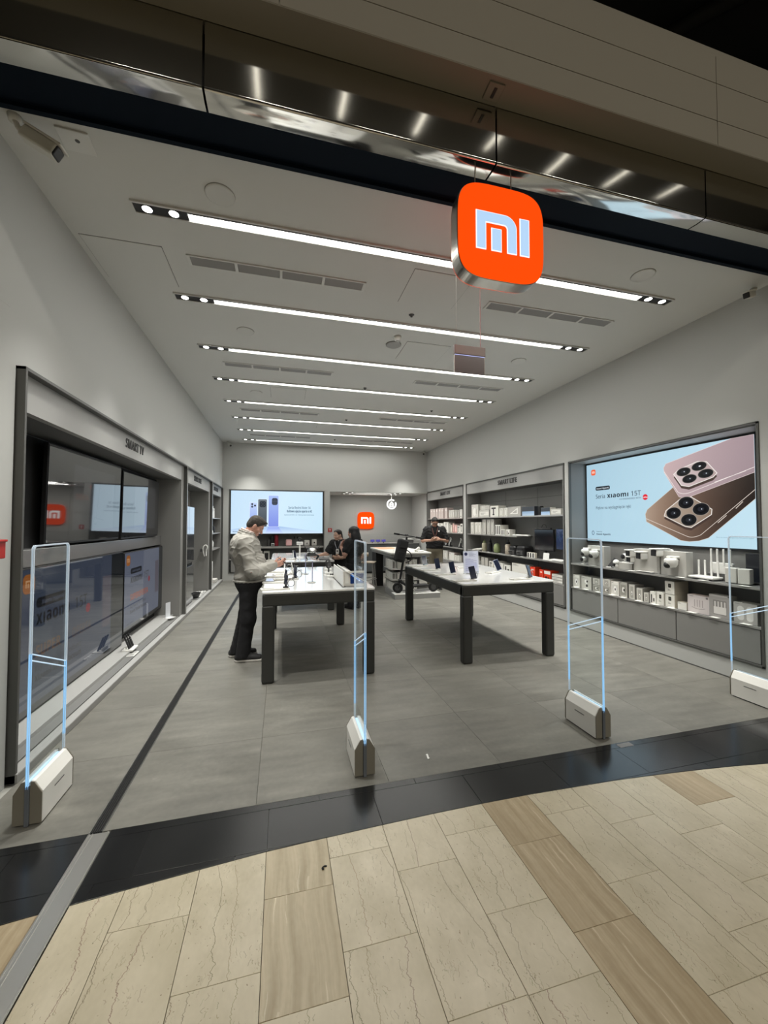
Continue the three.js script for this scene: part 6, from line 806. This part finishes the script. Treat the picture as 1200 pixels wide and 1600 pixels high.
  for (const S of ['R', 'L']) { const a = J['an' + S], b = J['to' + S], hx = a[0] + (a[0] - b[0]) * 0.15, hz = a[2] + (a[2] - b[2]) * 0.22; const sh = part('shoe', build([C([hx, 0.045, hz], [b[0], 0.04, b[2]], 0.042, 0.036), C([a[0], 0.09, a[2]], [hx, 0.05, hz], 0.042, 0.042), C([a[0], 0.075, a[2]], mixP([a[0], 0.05, a[2]], [b[0], 0.045, b[2]], 0.7), 0.042, 0.036)], 36, 0.03, [{ p: [0, 0.024, 0], n: [0, -1, 0] }]), o.shoeM, t); part('sole', build([C([hx, 0.018, hz], [b[0], 0.018, b[2]], 0.048, 0.044)], 36, 0.02, [{ p: [0, 0.027, 0], n: [0, 1, 0] }, { p: [0, 0.001, 0], n: [0, -1, 0] }]), o.soleM, sh); }
  return { t, f, top };
}
const cloth = (c, more) => mat(c, 0.9, 0, { bumpMap: grain, bumpScale: 0.0006, ...more });
const capHair = (f) => [E(f.at(0, 0.04, -0.014), f.r(0.0795, 0.0875, 0.0995), f.q), E(f.at(0, -0.012, -0.055), f.r(0.066, 0.062, 0.055), f.q), E(f.at(0, 0.09, 0.035), f.r(0.055, 0.03, 0.055), f.q)];
const capCuts = (f) => [{ p: f.at(0, 0.045, 0.06), n: f.dir(0, -0.62, 0.78) }, { p: f.at(0, -0.055, 0), n: f.dir(0, -1, 0.25) }];
// man at the left table
{
  const J = { head: [0, 1.6, 0.07], neck: [0, 1.46, -0.045], chest: [0, 1.32, -0.055], belly: [0, 1.12, 0.02], hip: [0, 0.93, 0.0], hem: 0.925, shR: [-0.185, 1.4, -0.05], shL: [0.185, 1.4, -0.05], elR: [-0.25, 1.08, 0.05], elL: [0.24, 1.08, 0.05], wrR: [-0.13, 1.12, 0.285], wrL: [0.07, 1.12, 0.29], hdR: [0.28, 0.25, 0.93], hdL: [-0.15, 0.22, 0.95], hnR: [0.9, 0.4, 0], hnL: [-0.9, 0.4, 0.1], cuR: [0.7, 0.75, 0.8, 0.85], cuL: [0.5, 0.55, 0.6, 0.65], hpR: [-0.09, 0.9, 0], hpL: [0.09, 0.9, -0.01], knR: [-0.1, 0.5, 0.0], knL: [0.1, 0.5, -0.04], anR: [-0.1, 0.09, -0.06], anL: [0.11, 0.09, -0.15], toR: [-0.12, 0.03, 0.13], toL: [0.14, 0.03, 0.05] };
  const jm = cloth([0.31, 0.3, 0.272]);
  const { t, f, top } = person('man in light grey jacket and black trousers bending over a phone at the left table', [-0.375, 0, -5.08], PI / 2, J, { w: 0.2, dp: 0.178, pitch: 0.62, skin: [0.47, 0.25, 0.185], hairC: [0.06, 0.045, 0.035], hairM: mat([0.035, 0.029, 0.025], 0.85), hair: (q) => [...capHair(q), E(q.at(0, 0.09, 0.07), q.r(0.05, 0.02, 0.035), q.q)], hairCuts: capCuts, topName: 'jacket', topM: jm, legM: cloth([0.008, 0.008, 0.01]), shoeM: mat([0.015, 0.015, 0.016], 0.7), soleM: mat([0.55, 0.53, 0.5], 0.6), folds: 0.007, lw: 0.112, headN: 72 });
  const ringOf = (y, cz, r, tr, tilt, a0, a1, n = 12) => Array.from({ length: n }, (_, i) => { const q = (a) => [r * Math.sin(a), y + tilt * Math.cos(a), cz + r * 1.02 * Math.cos(a)], u = a0 + (a1 - a0) * i / n, v = a0 + (a1 - a0) * (i + 1) / n; return C(q(u), q(v), tr); });
  part('collar', build([...ringOf(1.497, -0.028, 0.096, 0.014, -0.028, 0.35, 2 * PI - 0.35), ...ringOf(1.523, -0.022, 0.09, 0.011, -0.03, 0.3, 2 * PI - 0.3)], 64, 0.012), jm, top);
  part('shirt_collar', build(ringOf(1.54, -0.012, 0.074, 0.011, -0.03, 0.2, 2 * PI - 0.2), 48, 0.01), mat([0.6, 0.5, 0.47], 0.8), top);
  part('hem_band', build(Array.from({ length: 24 }, (_, i) => { const q = (a) => [0.199 * Math.sin(a), 0.945, 0.003 + 0.178 * Math.cos(a)]; return C(q(i / 24 * 2 * PI), q((i + 1) / 24 * 2 * PI), 0.014); }), 64, 0.01), jm, top);
  const ring = (a, b, u, r, m, name) => part(name, build([C(mixP(a, b, u), mixP(a, b, u + 0.05), r)], 30, 0.01), m, top);
  ring(J.elR, J.wrR, 0.93, 0.05, jm, 'cuff'); ring(J.elL, J.wrL, 0.93, 0.05, jm, 'cuff');
  const h = thing('held_phone', 'dark phone held in the hands of the man in the grey jacket', 'phone', [0.02, 1.165, -5.05], PI / 2); part('body', at(rb(0.074, 0.155, 0.009, 0.004, 2), 0, 0, 0), M.black, h, null, [-0.85, 0, 0.1]); part('phone_screen', at(rb(0.067, 0.147, 0.002, 0.0008), 0, 0, -0.005), glow(0.12, 0.15, 0.2, 0.8), h, null, [-0.85, 0, 0.1]);
}
const blackTop = cloth([0.008, 0.008, 0.009]), lanyardM = mat([0.35, 0.36, 0.4], 0.6);
function lanyard(top, J, dp, m, y1) { const z0 = J.chest[2] + dp; part('lanyard', join(tube([[-0.065, J.neck[1] + 0.03, J.neck[2] + 0.02], [-0.06, J.chest[1] + 0.1, z0 - 0.005], [-0.01, y1, z0 + 0.014]], 0.0055, 20, 6), tube([[0.065, J.neck[1] + 0.03, J.neck[2] + 0.02], [0.06, J.chest[1] + 0.1, z0 - 0.005], [0.01, y1, z0 + 0.014]], 0.0055, 20, 6)), m, top); part('badge', at(rb(0.062, 0.095, 0.006, 0.003), 0, y1 - 0.045, z0 + 0.018), M.white, top); part('badge_photo', at(rb(0.03, 0.04, 0.002, 0.0008), 0, y1 - 0.035, z0 + 0.022), M.greyDark, top); }
{ // assistant facing the table
  const k = 0.9, S = (o) => { const r = {}; for (const [n, v] of Object.entries(o)) r[n] = Array.isArray(v) && v.length === 3 && !n.startsWith('h' + 'd') && !n.startsWith('hn') ? v.map((q) => q * k) : n === 'hem' ? v * k : v; return r; };
  const J = S({ head: [-0.02, 1.545, 0.045], neck: [0, 1.41, -0.01], chest: [0, 1.26, 0], belly: [0, 1.06, 0], hip: [0, 0.9, 0], hem: 0.86, shR: [-0.145, 1.345, 0], shL: [0.145, 1.345, 0], elR: [-0.27, 1.12, 0.06], elL: [0.22, 1.06, 0.0], wrR: [-0.42, 1.085, 0.2], wrL: [0.09, 1.03, 0.19], hdR: [-0.75, 0.05, 0.6], hdL: [-0.8, 0.1, 0.5], hnR: [0.1, -1, 0.2], hnL: [0.2, 0, -1], cuR: [0.35, 0.4, 0.45, 0.5], cuL: [0.5], hpR: [-0.085, 0.88, 0], hpL: [0.085, 0.88, 0], knR: [-0.09, 0.48, 0.01], knL: [0.09, 0.48, 0.01], anR: [-0.09, 0.09, -0.03], anL: [0.09, 0.09, -0.03], toR: [-0.1, 0.03, 0.15], toL: [0.1, 0.03, 0.15] });
  const { t, f, top } = person('woman in black T-shirt with a badge, dark hair tied back, reaching to the rear table', [1.17, 0, -8.2], -0.42, J, { w: 0.14, dp: 0.115, lw: 0.085, s: k, hs: 0.93, yaw: -0.55, pitch: 0.2, skin: [0.5, 0.31, 0.23], hairC: [0.02, 0.015, 0.013], hairM: mat([0.012, 0.009, 0.009], 0.5), hair: (q) => [...capHair(q), C(q.at(0, -0.02, -0.1), q.at(0.02, -0.16, -0.09), 0.03, 0.022)], hairCuts: (q) => [{ p: q.at(0, 0.05, 0.05), n: q.dir(0, -0.35, 0.94) }], topName: 'shirt', topM: blackTop, legM: blackTop, shoeM: M.black, soleM: M.black, sleeve: 0.72, thR: -1 });
  lanyard(top, J, 0.118, lanyardM, 1.1); part('necklace', tube([[-0.05, 1.3, 0.06], [0, 1.27, 0.09], [0.05, 1.3, 0.06]], 0.006, 16, 6), M.white, top);
}
{ // assistant with long hair, back to us
  const k = 0.93, S = (o) => { const r = {}; for (const [n, v] of Object.entries(o)) r[n] = Array.isArray(v) && v.length === 3 && !n.startsWith('hd') && !n.startsWith('hn') ? v.map((q) => q * k) : n === 'hem' ? v * k : v; return r; };
  const J = S({ head: [0, 1.56, 0.03], neck: [0, 1.42, -0.01], chest: [0, 1.27, 0], belly: [0, 1.06, 0], hip: [0, 0.9, 0], hem: 0.8, shR: [-0.152, 1.355, 0], shL: [0.152, 1.355, 0], elR: [-0.24, 1.1, 0.05], elL: [0.25, 1.13, 0.0], wrR: [-0.08, 1.1, 0.24], wrL: [0.17, 1.27, 0.2], hdR: [0.9, 0.1, 0.3], hdL: [-0.5, 0.85, 0.2], hnR: [0, 0, -1], hnL: [-0.3, -0.2, -1], cuR: [0.5], cuL: [0.9, 0.95, 1, 1], hpR: [-0.085, 0.88, 0], hpL: [0.085, 0.88, 0], knR: [-0.08, 0.48, 0.0], knL: [0.08, 0.48, 0.01], anR: [-0.08, 0.09, -0.03], anL: [0.08, 0.09, -0.03], toR: [-0.09, 0.03, 0.15], toL: [0.09, 0.03, 0.15] });
  person('woman in black with long dark loose hair, seen from behind, bare forearm raised', [1.36, 0, -7.55], -2.55, J, { w: 0.152, dp: 0.12, lw: 0.09, s: k, hs: 0.97, yaw: 0.2, pitch: 0.12, skin: [0.5, 0.28, 0.21], hairC: [0.012, 0.01, 0.01], hairM: mat([0.007, 0.0065, 0.007], 0.45), hair: (q) => [E(q.at(0, 0.035, -0.03), q.r(0.1, 0.097, 0.118), q.q), E(q.at(0, -0.08, -0.065), q.r(0.118, 0.15, 0.085), q.q), C(q.at(-0.05, -0.12, -0.075), q.at(-0.07, -0.4, -0.1), 0.06, 0.04), C(q.at(0.05, -0.12, -0.075), q.at(0.07, -0.38, -0.1), 0.06, 0.04), C(q.at(0, -0.12, -0.09), q.at(0, -0.42, -0.11), 0.06, 0.045)], hairCuts: (q) => [{ p: q.at(0, 0.03, 0.045), n: q.dir(0, -0.2, 0.98) }], topName: 'shirt', topM: blackTop, legM: blackTop, shoeM: M.black, soleM: M.black, sleeve: 0.7 });
}
{ // assistant at the right shelves
  const J = { head: [0, 1.665, 0.06], neck: [0, 1.545, 0.0], chest: [0, 1.37, -0.01], belly: [0, 1.14, 0], hip: [0, 0.98, 0], hem: 0.86, shR: [-0.205, 1.475, -0.01], shL: [0.205, 1.475, -0.01], elR: [-0.3, 1.2, 0.03], elL: [0.3, 1.2, 0.03], wrR: [-0.11, 1.215, 0.26], wrL: [0.11, 1.235, 0.26], hdR: [0.9, 0.2, 0.35], hdL: [-0.9, 0.15, 0.35], hnR: [-0.1, 0.6, -0.7], hnL: [0.1, -0.2, -0.9], cuR: [0.5, 0.55, 0.6, 0.65], cuL: [0.7, 0.75, 0.8, 0.8], hpR: [-0.1, 0.94, 0], hpL: [0.1, 0.94, 0], knR: [-0.11, 0.5, 0.02], knL: [0.11, 0.5, 0.02], anR: [-0.11, 0.09, -0.03], anL: [0.11, 0.09, -0.03], toR: [-0.13, 0.03, 0.17], toL: [0.13, 0.03, 0.17] };
  const { t, f, top } = person('man in black polo and khaki trousers with glasses, looking down by the right shelves', [3.74, 0, -9.3], -0.3, J, { w: 0.205, dp: 0.14, pitch: 0.5, yaw: 0.05, skin: [0.42, 0.24, 0.17], hairC: [0.02, 0.016, 0.014], hairM: mat([0.014, 0.012, 0.011], 0.8), hair: capHair, hairCuts: capCuts, topName: 'polo_shirt', topM: blackTop, legM: cloth([0.2, 0.175, 0.125]), shoeM: M.black, soleM: M.greyDark, sleeve: 0.8, folds: 0.008 });
  lanyard(top, J, 0.14, mat([0.25, 0.1, 0.08], 0.6), 1.3); part('chest_emblem', at(cyl(0.018, 0.018, 0.004, 16), 0.1, 1.44, 0.125, PI / 2 - 0.2, 0, 0), M.white, top);
  const gl = []; for (const s of [-1, 1]) { const g = new THREE.TorusGeometry(0.022, 0.0035, 6, 20); g.scale(1.15, 0.8, 1); g.translate(0.031 * s, 0.0, 0.098); gl.push(g, bar([0.056 * s, 0.004, 0.096], [0.08 * s, 0.0, 0.0], 0.0025, 6)); } gl.push(bar([-0.008, 0.002, 0.102], [0.008, 0.002, 0.102], 0.0025, 6));
  const g = join(gl); g.applyMatrix4(new THREE.Matrix4().setFromMatrix3(f.q)); g.translate(...J.head); part('glasses', g, M.black, t);
}
renderer.render(scene, camera);
